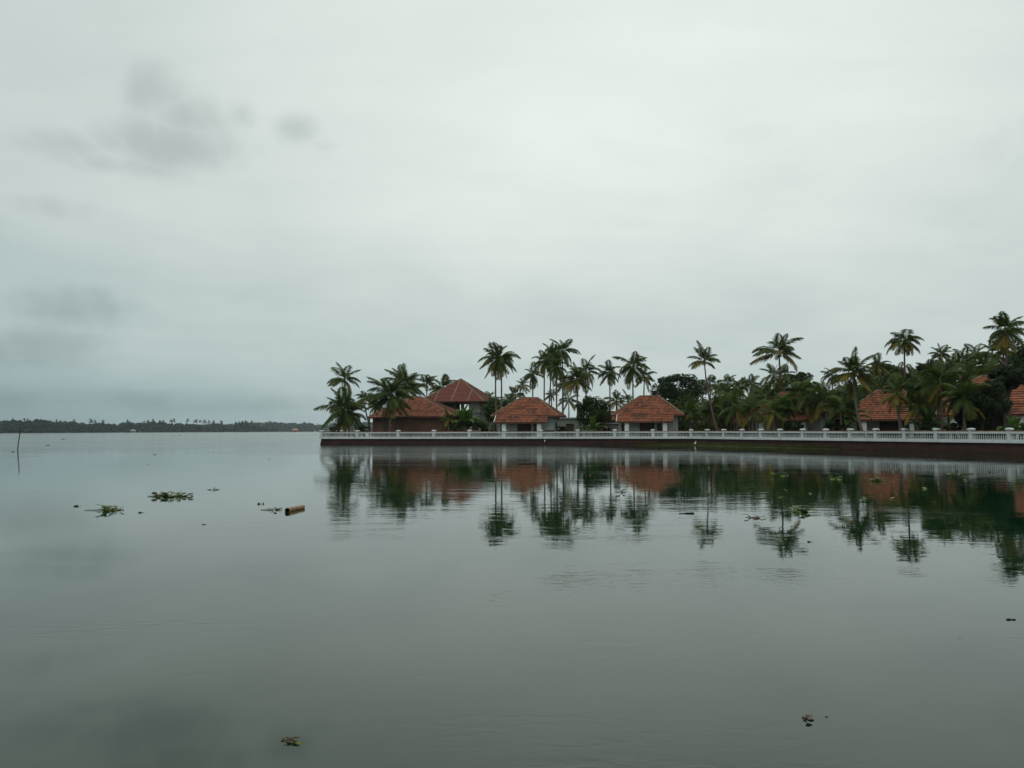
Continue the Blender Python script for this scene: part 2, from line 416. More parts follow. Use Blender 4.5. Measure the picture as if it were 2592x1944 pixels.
def retaining_wall(name, p, q, out, label, batter=0.22):
    d = q - p; L = d.length; n = max(2, int(L / 0.8)); mb = MB(); d = d.normalized()
    prof = [(0.02, 0.715), (0.05, 0.60), (0.07, 0.45), (0.13, 0.28), (0.17, 0.10), (batter, -0.3)]
    rows = []
    for i in range(n+1):
        b = p + d*(L*i/n)
        rows.append([(b.x + out.x*(o + rnd.uniform(-.025, .025)), b.y + out.y*(o + rnd.uniform(-.025, .025)), z + (rnd.uniform(-.02, .02) if z < 0.7 else 0)) for o, z in prof])
    for i in range(n):
        mb.quad(tuple(p + d*(L*i/n) - out*0.3 + Vector((0,0,0.715))), tuple(p + d*(L*(i+1)/n) - out*0.3 + Vector((0,0,0.715))), rows[i+1][0], rows[i][0])
        for j in range(len(prof)-1): mb.quad(rows[i][j], rows[i+1][j], rows[i+1][j+1], rows[i][j+1], rnd.random())
    root = mb.mesh(name, M['redlat'])
    root.transform(Matrix.Translation(-p))
    o = link(name, root, None, p); tag(o, label, 'retaining wall')
    return o
front_d = (B - A).normalized(); out_f = Vector((front_d.y, -front_d.x, 0)); out_s = Vector((side_d.y, -side_d.x, 0)); out_l = Vector((-1, 0, 0))
if out_f.y > 0: out_f = -out_f
if out_s.x > 0: out_s = -out_s
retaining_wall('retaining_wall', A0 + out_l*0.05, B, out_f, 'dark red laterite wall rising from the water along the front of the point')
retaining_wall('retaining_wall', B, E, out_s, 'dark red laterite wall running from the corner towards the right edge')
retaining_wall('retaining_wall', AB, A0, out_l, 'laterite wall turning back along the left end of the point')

bal = MB(); bal.lathe([(0.036, 0), (0.036, 0.04), (0.020, 0.07), (0.040, 0.15), (0.036, 0.22), (0.016, 0.33), (0.034, 0.37), (0.034, 0.41)], 6)
BALM = bal.mesh('baluster', M['white'])
def post_mesh(w, c):
    mb = MB()
    mb.box(-w/2-.03, w/2+.03, -w/2-.03, w/2+.03, 0, 0.20)
    mb.box(-w/2, w/2, -w/2, w/2, 0.20, 0.88)
    mb.box(-w/2-.02, w/2+.02, -w/2-.02, w/2+.02, 0.86, 0.90)
    n = len(mb.v)
    k = c/2
    for z, s_ in ((0.90, .92), (0.93, 1.0), (0.97, .97), (1.01, .75), (1.035, .35)):
        for a, b in ((-1,-1),(1,-1),(1,1),(-1,1)):
            mb.v += [(a*k*s_, b*k*s_, z)]
    for r in range(4):
        for j in range(4): mb.f.append((n+r*4+j, n+r*4+(j+1)%4, n+r*4+4+(j+1)%4, n+r*4+4+j)); mb.t.append(.5)
    mb.f.append((n+16, n+17, n+18, n+19)); mb.t.append(.5)
    mb.f.append((n+3, n+2, n+1, n)); mb.t.append(.5)
    return mb.mesh('post', M['white'])
POSTF, POSTS = post_mesh(0.36, 0.46), post_mesh(0.27, 0.41)
BASEZ = 0.72
def balustrade(pts, out, label, postmesh, pw, pitch=0.155, ends=True, skip_first=False, gaps=()):
    root = empty('balustrade', pts[0] + Vector((0, 0, BASEZ)), label=label, cat='balustrade')
    base = Vector(root.location)
    ang = math.atan2((pts[-1]-pts[0]).y, (pts[-1]-pts[0]).x)
    for i, p in enumerate(pts):
        if i == 0 and skip_first: continue
        o = link('post', postmesh, root, p + Vector((0,0,BASEZ)) - base); o.rotation_euler.z = ang
    for i in range(len(pts)-1):
        p, q = pts[i], pts[i+1]; d = (q-p).normalized()
        a, b = p + d*(pw/2) - base, q - d*(pw/2) - base
        a.z = b.z = 0
        for nm, z0, z1, w, mt in (('plinth', 0.0, 0.13, 0.30, 'white'), ('lower_rail', 0.13, 0.23, 0.22, 'white'), ('hand_rail', 0.64, 0.78, 0.24, 'white'), ('coping', 0.782, 0.845, 0.20, 'coping')):
            mb = MB(); up = Vector((0, 0, (z0+z1)/2)); mb.bar(a+up, b+up, w, z1-z0); mb.build(nm, M[mt], root)
        L = (b-a).length; n = max(1, int(round(L / pitch)) - 1)
        for k in range(n):
            if (i, k) in gaps: continue
            link('baluster', BALM, root, a + d*(L*(k+1)/(n+1)) + Vector((0,0,0.23)))
    return root
fp = [on_line(px, A, B) for px in (814, 905, 1008, 1098, 1188, 1277, 1369, 1462, 1556, 1652, 1749)]
balustrade(fp, out_f, 'white balustrade with turned balusters along the front of the point, facing the lake', POSTF, 0.36)
sp_ = [on_line(px, B, E) for px in (1749, 1790, 1832, 1878, 1926, 1974, 2032, 2090, 2152, 2217, 2290, 2370, 2458, 2555, 2668)]
balustrade(sp_, out_s, 'white balustrade with many small capped posts receding from the corner to the right edge', POSTS, 0.27, 0.17, skip_first=True)
balustrade([Vector((A.x, A.y + 4.0*i, 0)) for i in range(8)], out_l, 'white balustrade running back along the left end, its caps peeping over the front rail', POSTS, 0.27, 0.17, skip_first=True)

# muddy foot of the wall with grass
bankA, bankB = on_line(1600, A, B), on_line(2130, B, E)
mb = MB(); g = MB()
seg = [bankA] + [bankA + (B - bankA)*(k/6) for k in range(1, 6)] + [B + (bankB - B)*(k/22) for k in range(0, 23)]
outs = []
for i, p in enumerate(seg):
    o = out_f if i < 6 else (out_f + out_s).normalized() if i == 6 else out_s
    wd = 0.16 + 0.62*min(1, i/5)*min(1, (len(seg)-1-i)/14) + rnd.uniform(-.14, .14)
    outs.append((p + o*0.05, p + o*wd, p + o*(wd + 0.30)))
for i in range(len(seg)-1):
    a, b = outs[i], outs[i+1]
    mb.quad((a[0].x, a[0].y, .13), (b[0].x, b[0].y, .13), (b[1].x, b[1].y, .03), (a[1].x, a[1].y, .03))
    mb.quad((a[1].x, a[1].y, .03), (b[1].x, b[1].y, .03), (b[2].x, b[2].y, -.08), (a[2].x, a[2].y, -.08))
    for k in range(330):
        u, v = rnd.random(), rnd.random()**0.8
        q = (a[0].lerp(b[0], u)).lerp(a[1].lerp(b[1], u), v); q.z = .12 - .10*v
        h = rnd.uniform(.08, .26) * (1.2 if rnd.random() < .15 else 1); an = rnd.uniform(0, 6.28); w = .018
        t = Vector((math.cos(an)*.09, math.sin(an)*.09, h)); sd = Vector((-math.sin(an)*w, math.cos(an)*w, 0))
        g.tri(q - sd, q + sd, q + t, rnd.random())
mb.build('mud_bank', M['mud'], kind='structure')
g.build('bank_grass', M['grass'], label='short green grass on the mud at the foot of the wall', cat='grass', kind='stuff')

# ------------------------------------------------------------------ roofs and houses
def tile_face(mb, pts, course=0.31, width=0.25, lift=0.062):
    """courses of clay tiles on a planar roof face whose first edge is the eave"""
    p = [Vector(q) for q in pts]
    ex = (p[1]-p[0]).normalized()
    nrm = ex.cross(p[-1]-p[0]).normalized()
    if nrm.z < 0: nrm = -nrm
    ey = nrm.cross(ex).normalized()
    if ey.z < 0: ey = -ey
    uv = [((q-p[0]).dot(ex), (q-p[0]).dot(ey)) for q in p]
    H = max(v for u, v in uv)
    def span(v):
        xs = []
        for i in range(len(uv)):
            (u0, v0), (u1, v1) = uv[i], uv[(i+1) % len(uv)]
            if abs(v1-v0) < 1e-6:
                if abs(v-v0) < 1e-4: xs += [u0, u1]
                continue
            k = (v-v0)/(v1-v0)
            if -1e-6 <= k <= 1+1e-6: xs.append(u0+(u1-u0)*k)
        return (min(xs), max(xs)) if len(xs) >= 2 else None
    n = max(1, int(math.ceil(H/course)))
    for r in range(n):
        v0, v1 = r*course, min(H, (r+1)*course)
        s0, s1 = span(v0+1e-3), span(max(v0+2e-3, v1-1e-3))
        if not s0 or not s1: continue
        w = s0[1]-s0[0]
        if w < 0.05: continue
        k = max(1, int(round(w/width)))
        for i in range(k):
            a0, a1 = i/k, (i+1)/k
            ua, ub = s0[0]+w*a0, s0[0]+w*a1
            w1 = s1[1]-s1[0]
            uc, ud = min(max(ub, s1[0]), s1[1]), min(max(ua, s1[0]), s1[1])
            j = rnd.uniform(-.008, .008); t = min(1, max(0, rnd.gauss(.55, .24)))
            q = lambda u, v, h: p[0]+ex*u+ey*v+nrm*h
            f = [q(ua, v0, lift+j), q(ub, v0, lift+j-.006), q(uc, v1, .012), q(ud, v1, .012)]
            if (f[2]-f[3]).length < 1e-4: mb.tri(f[0], f[1], f[2], t)
            else: mb.quad(*f, t)
            mb.quad(q(ua, v0, -.015), q(ub, v0, -.015), f[1], f[0], t*0.8)
def cap_line(mb, a, b, w=0.15, h=0.09):
    a, b = Vector(a), Vector(b); L = (b-a).length; n = max(1, int(L/0.4)); d = (b-a)/n
    for i in range(n):
        o = Vector((0, 0, rnd.uniform(-.008, .008)))
        mb.bar(a+d*i+Vector((0,0,.04))+o, a+d*(i+.97)+Vector((0,0,.04))+o, w*rnd.uniform(.92, 1.08), h)
def roof(parent, faces, caps, tile='tile', course=0.31, fascia=True, thick=0.09):
    deck = MB()
    for f in faces:
        deck.poly([Vector(q) - Vector((0,0,.03)) for q in f]); deck.poly([Vector(q) - Vector((0,0,thick)) for q in reversed(f)])
        a, b = Vector(f[0]), Vector(f[1])
        deck.quad(a-Vector((0,0,thick+.05)), b-Vector((0,0,thick+.05)), b-Vector((0,0,.02)), a-Vector((0,0,.02)))
    dk = deck.build('roof', M['fascia'], parent)
    tl = MB()
    for f in faces: tile_face(tl, f, course)
    tl.build('roof_tiles', M[tile], dk, kind='stuff')
    for a, b in caps:
        mb = MB(); cap_line(mb, a, b); mb.build('ridge_cap', M['ridge'], dk)
    return dk
def wall_open(mb, x0, x1, z0, z1, y, th, ops):
    """wall slab on plane y with openings (xa, xb, za, zb)"""
    xs = sorted({x0, x1, *[o[0] for o in ops], *[o[1] for o in ops]})
    for a, b in zip(xs, xs[1:]):
        cuts = sorted([(o[2], o[3]) for o in ops if o[0] <= a + 1e-6 and o[1] >= b - 1e-6])
        z = z0
        for c0, c1 in cuts:
            if c0 > z + 1e-4: mb.box(a, b, y-th/2, y+th/2, z, c0)
            z = max(z, c1)
        if z < z1 - 1e-4: mb.box(a, b, y-th/2, y+th/2, z, z1)
def cottage_parts():
    """local parts of a cottage, front towards -y; returns list of (name, mesh, parent index or None)"""
    root = empty('cottage', (0, 0, GZ))
    ex, ey, ez, rz, rx = 4.15, 3.05, 2.66, 4.96, 1.08
    vx0, vx1, vy, vz = -3.40, 3.00, -4.08, 2.66 - 0.754*1.03
    fl, fr, br, bl = (-ex, -ey, ez), (ex, -ey, ez), (ex, ey, ez), (-ex, ey, ez)
    r1, r2 = (-rx, 0, rz), (rx, 0, rz)
    faces = [[fl, fr, r2, r1], [fr, br, r2], [br, bl, r1, r2], [bl, fl, r1]]
    roof(root, faces, [(fl, r1), (fr, r2), (br, r2), (bl, r1), (r1, r2)])
    vf = [[(vx0, vy, vz), (vx1, vy, vz), (vx1, -ey+.02, ez), (vx0, -ey+.02, ez)]]
    dk = roof(root, vf, []); dk.name = 'veranda_roof'
    mb = MB(); mb.bar((vx0-.05, vy-.03, vz+.02), (vx0-.05, -ey, ez+.03), .07, .16); mb.build('bargeboard', M['colwhite'], dk)
    w = MB()
    ops_l = [(-3.05, -2.55, .55, 1.75)]; ops_d = [(-0.95, 0.75, 0.15, 2.05)]; ops_r = [(1.05, 1.75, .75, 1.75)]
    wall_open(w, -3.4, 3.4, 0, 2.72, -2.3, .2, ops_l + ops_d + ops_r)
    w.box(-3.4, -3.2, -2.2, 2.4, 0, 2.72); w.box(3.2, 3.4, -2.2, 2.4, 0, 2.72); w.box(-3.2, 3.2, 2.2, 2.4, 0, 2.72)
    w.build('wall', M['wallwhite'], root)
    mb = MB(); mb.box(-3.6, 3.2, -4.0, -2.41, 0, .16); mb.build('veranda_floor', M['concrete'], root)
    for x in (-2.28, 2.02):
        mb = MB(); mb.box(x-.24, x+.24, -3.9, -3.42, .161, 2.0); mb.box(x-.28, x+.28, -3.94, -3.38, .161, .30); mb.box(x-.28, x+.28, -3.94, -3.38, 1.80, 1.90); mb.build('column', M['colwhite'], root)
    for (x0, x1, z0, z1), nm in ((ops_l[0], 'window'), (ops_r[0], 'window'), (ops_d[0], 'door')):
        mb = MB()
        for a, b, c, d in ((x0, x0+.07, z0, z1), (x1-.07, x1, z0, z1), (x0+.07, x1-.07, z1-.07, z1), (x0+.07, x1-.07, z0, z0+.07), ((x0+x1)/2-.03, (x0+x1)/2+.03, z0+.07, z1-.07)):
            mb.box(a, b, -2.33, -2.25, c, d)
        o = mb.build(nm, M['wood'], root)
        for s_ in (-1, 1):
            xm = (x0+x1)/2
            a, b = (x0+.07, xm-.03) if s_ < 0 else (xm+.03, x1-.07)
            mb = MB(); mb.box(a, b, -2.30, -2.27, z0+.07, z1-.07); mb.build('pane' if nm == 'window' else 'door_leaf', M['void' if nm == 'window' else 'wood'], o)
    for s_ in (-1, 1):      # side windows
        mb = MB(); mb.box(s_*3.405-.02, s_*3.405+.02, -.5, .5, 1.0, 2.0)
        o = mb.build('window', M['wood'], root)
        mb = MB(); mb.box(s_*3.43-.01, s_*3.43+.01, -.42, .42, 1.08, 1.92); mb.build('pane', M['void'], o)
    return root
def copy_tree(o, parent=None):
    c = o.copy(); col.objects.link(c); c.parent = parent
    for ch in o.children: copy_tree(ch, c)
    return c
YAW = math.atan2(front_d.y, front_d.x)
cot = cottage_parts()
spots = [
    (1339.5, 105.6, YAW, 'orange tiled cottage with white veranda columns, left of the twin small cottages'),
    (1644, 101.0, YAW, 'orange tiled cottage with white veranda columns beside the balustrade corner'),
    (1895, 114.0, R(-25), 'tiled cottage almost hidden by young palms, only its ridge tip showing'),
    (2010, 91.5, R(-34), 'tiled cottage showing in patches between banana plants and palms'),
    (2256, 86.5, R(-26), 'tiled cottage with white wall and dark door behind a leaning palm'),
    (2530, 73.5, R(-40), 'tiled cottage at the right edge, half covered by a dark tree'),
]
for i, (px, Y, yaw, lab) in enumerate(spots):
    o = cot if i == 0 else copy_tree(cot)
    o.location = G(px, Y, GZ); o.rotation_euler.z = yaw
    if i == 5: o.scale = (1.12, 1.12, 1.12)
    tag(o, lab, 'cottage', 'tiled cottages along the shore')

# long brown house with chamfered end
hb = empty('lakeside_house', G(1060, 110, GZ), label='low laterite house with a broad orange hipped roof near the point', cat='house')
o0 = Vector(hb.location)
ZE = 3.42
E1, E2, E3 = G(928, 113.5, ZE-.05), G(1005, 107.4, ZE), G(1153, 105.0, ZE)
E4, E5, E6 = E1 + Vector((2.2, 5.6, 0.05)), E3 + Vector((3.3, 9.0, 0)), E3 + Vector((2.0, 8.0, 0))
E1.z = ZE; E4.z = ZE
Rr1 = G(1037, 112.0, 6.12); Rr2 = Rr1 + front_d*1.5
loc = lambda v: tuple(Vector(v) - o0)
hf = [[E2, E3, Rr2, Rr1], [E1, E2, Rr1], [E3, E6, Rr2], [E6, E4, Rr1, Rr2], [E4, E1, Rr1]]
roof(hb, [[loc(q) for q in f] for f in hf], [(loc(E2), loc(Rr1)), (loc(E1), loc(Rr1)), (loc(E3), loc(Rr2)), (loc(E6), loc(Rr2)), (loc(Rr1), loc(Rr2))])
cen = (E1+E2+E3+E4+E6)/5
ring = [cen + (q-cen)*0.86 for q in (E1, E2, E3, E6, E4)]
for i in range(5):
    p, q = ring[i], ring[(i+1) % 5]
    d = (q-p).normalized(); n_ = Vector((d.y, -d.x, 0))
    mb = MB(); a, b = p - o0, q - o0; a.z = b.z = 1.35; mb.bar(a, b, .22, 2.7); w_ = mb.build('wall', M['brick'], hb)
    if i == 0:
        mm = a.lerp(b, .5)
        mb = MB(); mb.bar(Vector((*(mm - d*.5).xy, 1.1)), Vector((*(mm + d*.5).xy, 1.1)), .30, 2.0); mb.build('door', M['wood'], hb)
for k, f in ((0, .02), (1, .98)):
    p, q = (E1, E2) if k == 0 else (E2, E3)
    c = p.lerp(q, f); c = cen + (c-cen)*.955 - o0
    mb = MB(); mb.box(c.x-.09, c.x+.09, c.y-.09, c.y+.09, 0, 2.62); mb.build('post', M['ridge' if k else 'wood'], hb)

# two-storey house with pyramid roof behind
hc = empty('two_storey_house', G(1166, 130.0, GZ), YAW, label='two storey house with a tall pyramid tiled roof and open upper floor', cat='house')
hw, hd, ez, az = 5.0, 5.0, 5.95-GZ, 9.55-GZ
fl, fr, br, bl, ap = (-hw, -hd, ez), (hw, -hd, ez), (hw, hd, ez), (-hw, hd, ez), (0, 0, az)
dk = roof(hc, [[fl, fr, ap], [fr, br, ap], [br, bl, ap], [bl, fl, ap]], [(fl, ap), (fr, ap), (br, ap), (bl, ap)], 'tiledull', 0.36)
sl = (az-ez)/hd
for x0 in (-2.55, 0.0, 2.55):
    t_ = hd - abs(x0) - .02
    mb = MB(); mb.bar((x0, -hd+.02, ez+.05), (x0, -hd+t_, ez+.05+sl*t_), .13, .08); mb.build('mortar_strip', M['ridge'], dk)
w = MB()
w.box(-4.2, 4.2, -4.2, -4.0, 0, 3.55); w.box(-4.2, -4.0, -4.0, 4.2, 0, 3.55); w.box(4.0, 4.2, -4.0, 4.2, 0, 3.55); w.box(-4.0, 4.0, 4.0, 4.2, 0, 3.55)
w.build('wall', M['concrete'], hc)
mb = MB(); mb.box(-4.4, 4.4, -4.4, 4.4, 3.552, 3.75); mb.build('floor_slab', M['concrete'], hc)
mb = MB(); mb.box(2.5, 4.2, -4.2, -4.0, 3.752, ez); mb.box(4.0, 4.2, -4.0, 0, 3.752, ez); mb.build('upper_wall', M['concrete'], hc)
mb = MB(); mb.box(-4.2, -1.9, -4.2, -4.0, 3.752, ez); mb.box(-4.2, -4.0, -4.0, 0, 3.752, ez); mb.build('upper_wall', M['concrete'], hc)
for x in (-1.3, 0.35, 1.5):
    mb = MB(); mb.box(x-.2, x+.2, -4.2, -3.85, 3.752, ez-.1); mb.build('column', M['wood'], hc)
mb = MB(); mb.box(-4.0, -1.5, 4.0, 4.2, 3.752, ez); mb.box(0.75, 4.0, 4.0, 4.2, 3.752, ez); mb.build('upper_wall', M['concrete'], hc)
for x in (-1.5, 0.75):
    mb = MB(); mb.box(x-.16, x+.16, 3.8, 4.1, 3.752, ez-.1); mb.build('column', M['wood'], hc)
mb = MB(); mb.box(3.0, 4.0, -4.24, -4.21, 1.0, 2.4); o = mb.build('window', M['wood'], hc)
mb = MB(); mb.box(3.08, 3.92, -4.26, -4.245, 1.08, 2.32); mb.build('pane', M['void'], o)

# small concrete outbuildings
def outbuilding(px, Y, wd, dp, h, lab, tiled):
    r_ = empty('outbuilding', G(px, Y, GZ), YAW, label=lab, cat='outbuilding')
    w = MB(); wall_open(w, -wd/2, wd/2, 0, h, -dp/2, .18, [(-wd*.18, wd*.22, 0, h*.72)])
    w.box(-wd/2, -wd/2+.18, -dp/2+.09, dp/2, 0, h); w.box(wd/2-.18, wd/2, -dp/2+.09, dp/2, 0, h); w.box(-wd/2+.18, wd/2-.18, dp/2-.18, dp/2, 0, h)
    w.build('wall', M['concrete'], r_)
    mb = MB(); mb.box(-wd*.18, wd*.22, -dp/2+.02, -dp/2+.06, 0, h*.72); mb.build('door', M['wood'], r_)
    if tiled:
        y0, z0 = dp/2+.5, h
        f = [[(-wd/2-.4, -y0, z0), (wd/2+.4, -y0, z0), (wd/2+.4, 0, z0+.6*y0), (-wd/2-.4, 0, z0+.6*y0)], [(wd/2+.4, y0, z0), (-wd/2-.4, y0, z0), (-wd/2-.4, 0, z0+.6*y0), (wd/2+.4, 0, z0+.6*y0)]]
        roof(r_, f, [((-wd/2-.4, 0, z0+.6*y0), (wd/2+.4, 0, z0+.6*y0))])
    else:
        mb = MB(); mb.box(-wd/2-.3, wd/2+.3, -dp/2-.3, dp/2+.3, h+.002, h+.14); mb.build('roof', M['wallwhite'], r_)
    return r_
outbuilding(1446, 112, 2.6, 2.6, 2.45, 'grey flat roofed concrete shed right of the left small cottage', False)
outbuilding(1538, 113, 2.6, 2.4, 1.75, 'grey flat roofed shed left of the right small cottage', False)
outbuilding(1545, 118, 3.4, 3.0, 2.3, 'small red tiled shed peeping out behind the right small cottage', True)

# ------------------------------------------------------------------ palms
def guard(px, Y, off=1.0):
    """keep planted things on the land side of the balustrade"""
    lim = on_line(px, B, E).y if px > 1749 else on_line(px, A, B).y
    return max(Y, lim + off)
def frond_mesh(e0, curl, seed, mat, hang=0.35, pairs=34):
    r_ = random.Random(seed); mb = MB()
    N = 9; pts = [Vector((0, 0, 0))]; e = e0
    for i in range(N):
        e_ = e0 - curl*((i+.5)/N)**1.25
        pts.append(pts[-1] + Vector((math.cos(e_), 0, math.sin(e_)))*(1.12/N))
    mb.tube(pts, [.016*(1-.85*i/N) + .002 for i in range(N+1)], 3, False, 0.8)
    for k in range(pairs):
        s_ = .13 + .87*(k+.5)/pairs
        x = s_*N; i = min(N-1, int(x)); p = pts[i].lerp(pts[i+1], x-i); tg = (pts[i+1]-pts[i]).normalized()
        ln = .38*math.sin(math.pi*min(1, .16+.80*s_))**.75*(1 if s_ < .9 else .8)
        for sd in (-1, 1):
            ln2 = ln*r_.uniform(.82, 1.12)
            h = hang*r_.uniform(.7, 1.4)
            d = (Vector((0, sd, 0))*(.86) + tg*(.55 + .5*s_) + Vector((0, 0, -h))).normalized()
            mid = p + d*ln2*.45 + Vector((0, 0, .015))
            d2 = (d + Vector((0, 0, -.55*h - .12))).normalized()
            tip = mid + d2*ln2*.55
            wv = tg*.023*r_.uniform(.85, 1.15)
            t = min(1, max(0, .3 + .5*s_ + r_.uniform(-.3, .3)))
            mb.quad(p, mid - wv, tip, mid + wv, t)
    return mb.mesh('frond', mat)
ELS = (82, 64, 46, 28, 10, -10, -34, -58)
FR = {}
for mt, nm in (('frond', 'g'), ('frondold', 'o'), ('dry', 'd')):
    for i, e in enumerate(ELS):
        curl = (48, 66, 84, 88, 78, 62, 44, 28)[i]
        for v in range(4):
            FR[nm, i, v] = frond_mesh(R(e), R(curl + (-16, 2, 18, 34)[v]), i*7+v*3+(1 if nm == 'g' else 50), M[mt], (.25, .3, .4, .5, .6, .7, .6, .5)[i])
def palm(px, py, Y, Lpx, bpx, label, n=18, lo=-40, hi=84, old=0.25, dry=0.0, bend=0.0, red=False, seed=None, group='coconut palms around the cottages', rad=1.0, simple=False, Yb=None, nuts=True, name='coconut_palm', vs=None):
    r_ = random.Random(seed if seed is not None else int(px*31+py*7))
    Yb = guard(bpx, Yb or Y); Y = max(Y, Yb) if px > 1749 else Y
    C_ = P(px, py, Y)
    Bs = G(bpx, Yb, GZ - .05)
    root = empty(name, Bs, label=label, cat='palm tree', group=group)
    L = Lpx*Y/F_PX
    top = C_ - Bs
    mid = top*0.5 + Vector((bend, 0, 0))
    pts, rr = [], []
    nseg = 12
    for i in range(nseg+1):
        t = i/nseg
        pts.append(mid*(2*t*(1-t)) + top*(t*t))
        rr.append((.145*(1-.42*t) + .10*max(0, 1-t*7)**2)*rad*(1+.05*((i % 2)*2-1)))
    mb = MB(); mb.tube(pts, rr, 7); mb.build('trunk', M['trunkred' if red else 'trunk'], root, smooth=True)
    # leaf bases and nuts form the heart of the crown
    h = MB(); s_ = max(.5, L/2.6)
    h.lathe([(.08*s_, -.35*s_), (.16*s_, -.1*s_), (.13*s_, .15*s_), (.04*s_, .5*s_)], 7)
    cr = h.build('crown', M['stem'], root, top)
    if nuts:
        for k in range(5):
            a = k*1.256 + r_.random(); q = Vector((math.cos(a)*.20*s_, math.sin(a)*.20*s_, -.22*s_ - r_.random()*.14*s_))
            nb_ = MB(); nb_.lathe([(.02, -.11*s_), (.075*s_, -.06*s_), (.09*s_, 0), (.06*s_, .07*s_), (.02, .10*s_)], 6)
            nb_.build('coconut', M['nut'], cr, q)
    cr.rotation_euler = (r_.uniform(-.16, .16), r_.uniform(-.18, .18), r_.uniform(0, 6.28))
    vs_ = vs or r_.choice(((0, 1, 1), (0, 1, 2), (1, 2, 3), (0, 1, 2, 3), (1, 2, 2)))
    for k in range(n):
        f = k/max(1, n-1)
        e = hi + (lo-hi)*f**.9 + r_.uniform(-9, 9)
        i = min(range(len(ELS)), key=lambda j: abs(ELS[j]-e))
        kind = 'g'
        if f > 1-dry: kind = 'd'
        elif f > 1-old: kind = 'o'
        o = link('frond', FR[kind, i, r_.choice(vs_)], cr, (0, 0, .1*s_*(1-f)))
        o.rotation_euler = (r_.uniform(-.30, .30), R(r_.uniform(-9, 9)), k*2.39996 + r_.uniform(-.55, .55))
        s2 = L*r_.uniform(.80, 1.18)*(0.9 if e > 70 else 1)
        o.scale = (s2, s2*r_.uniform(.9, 1.15), s2)
    return root
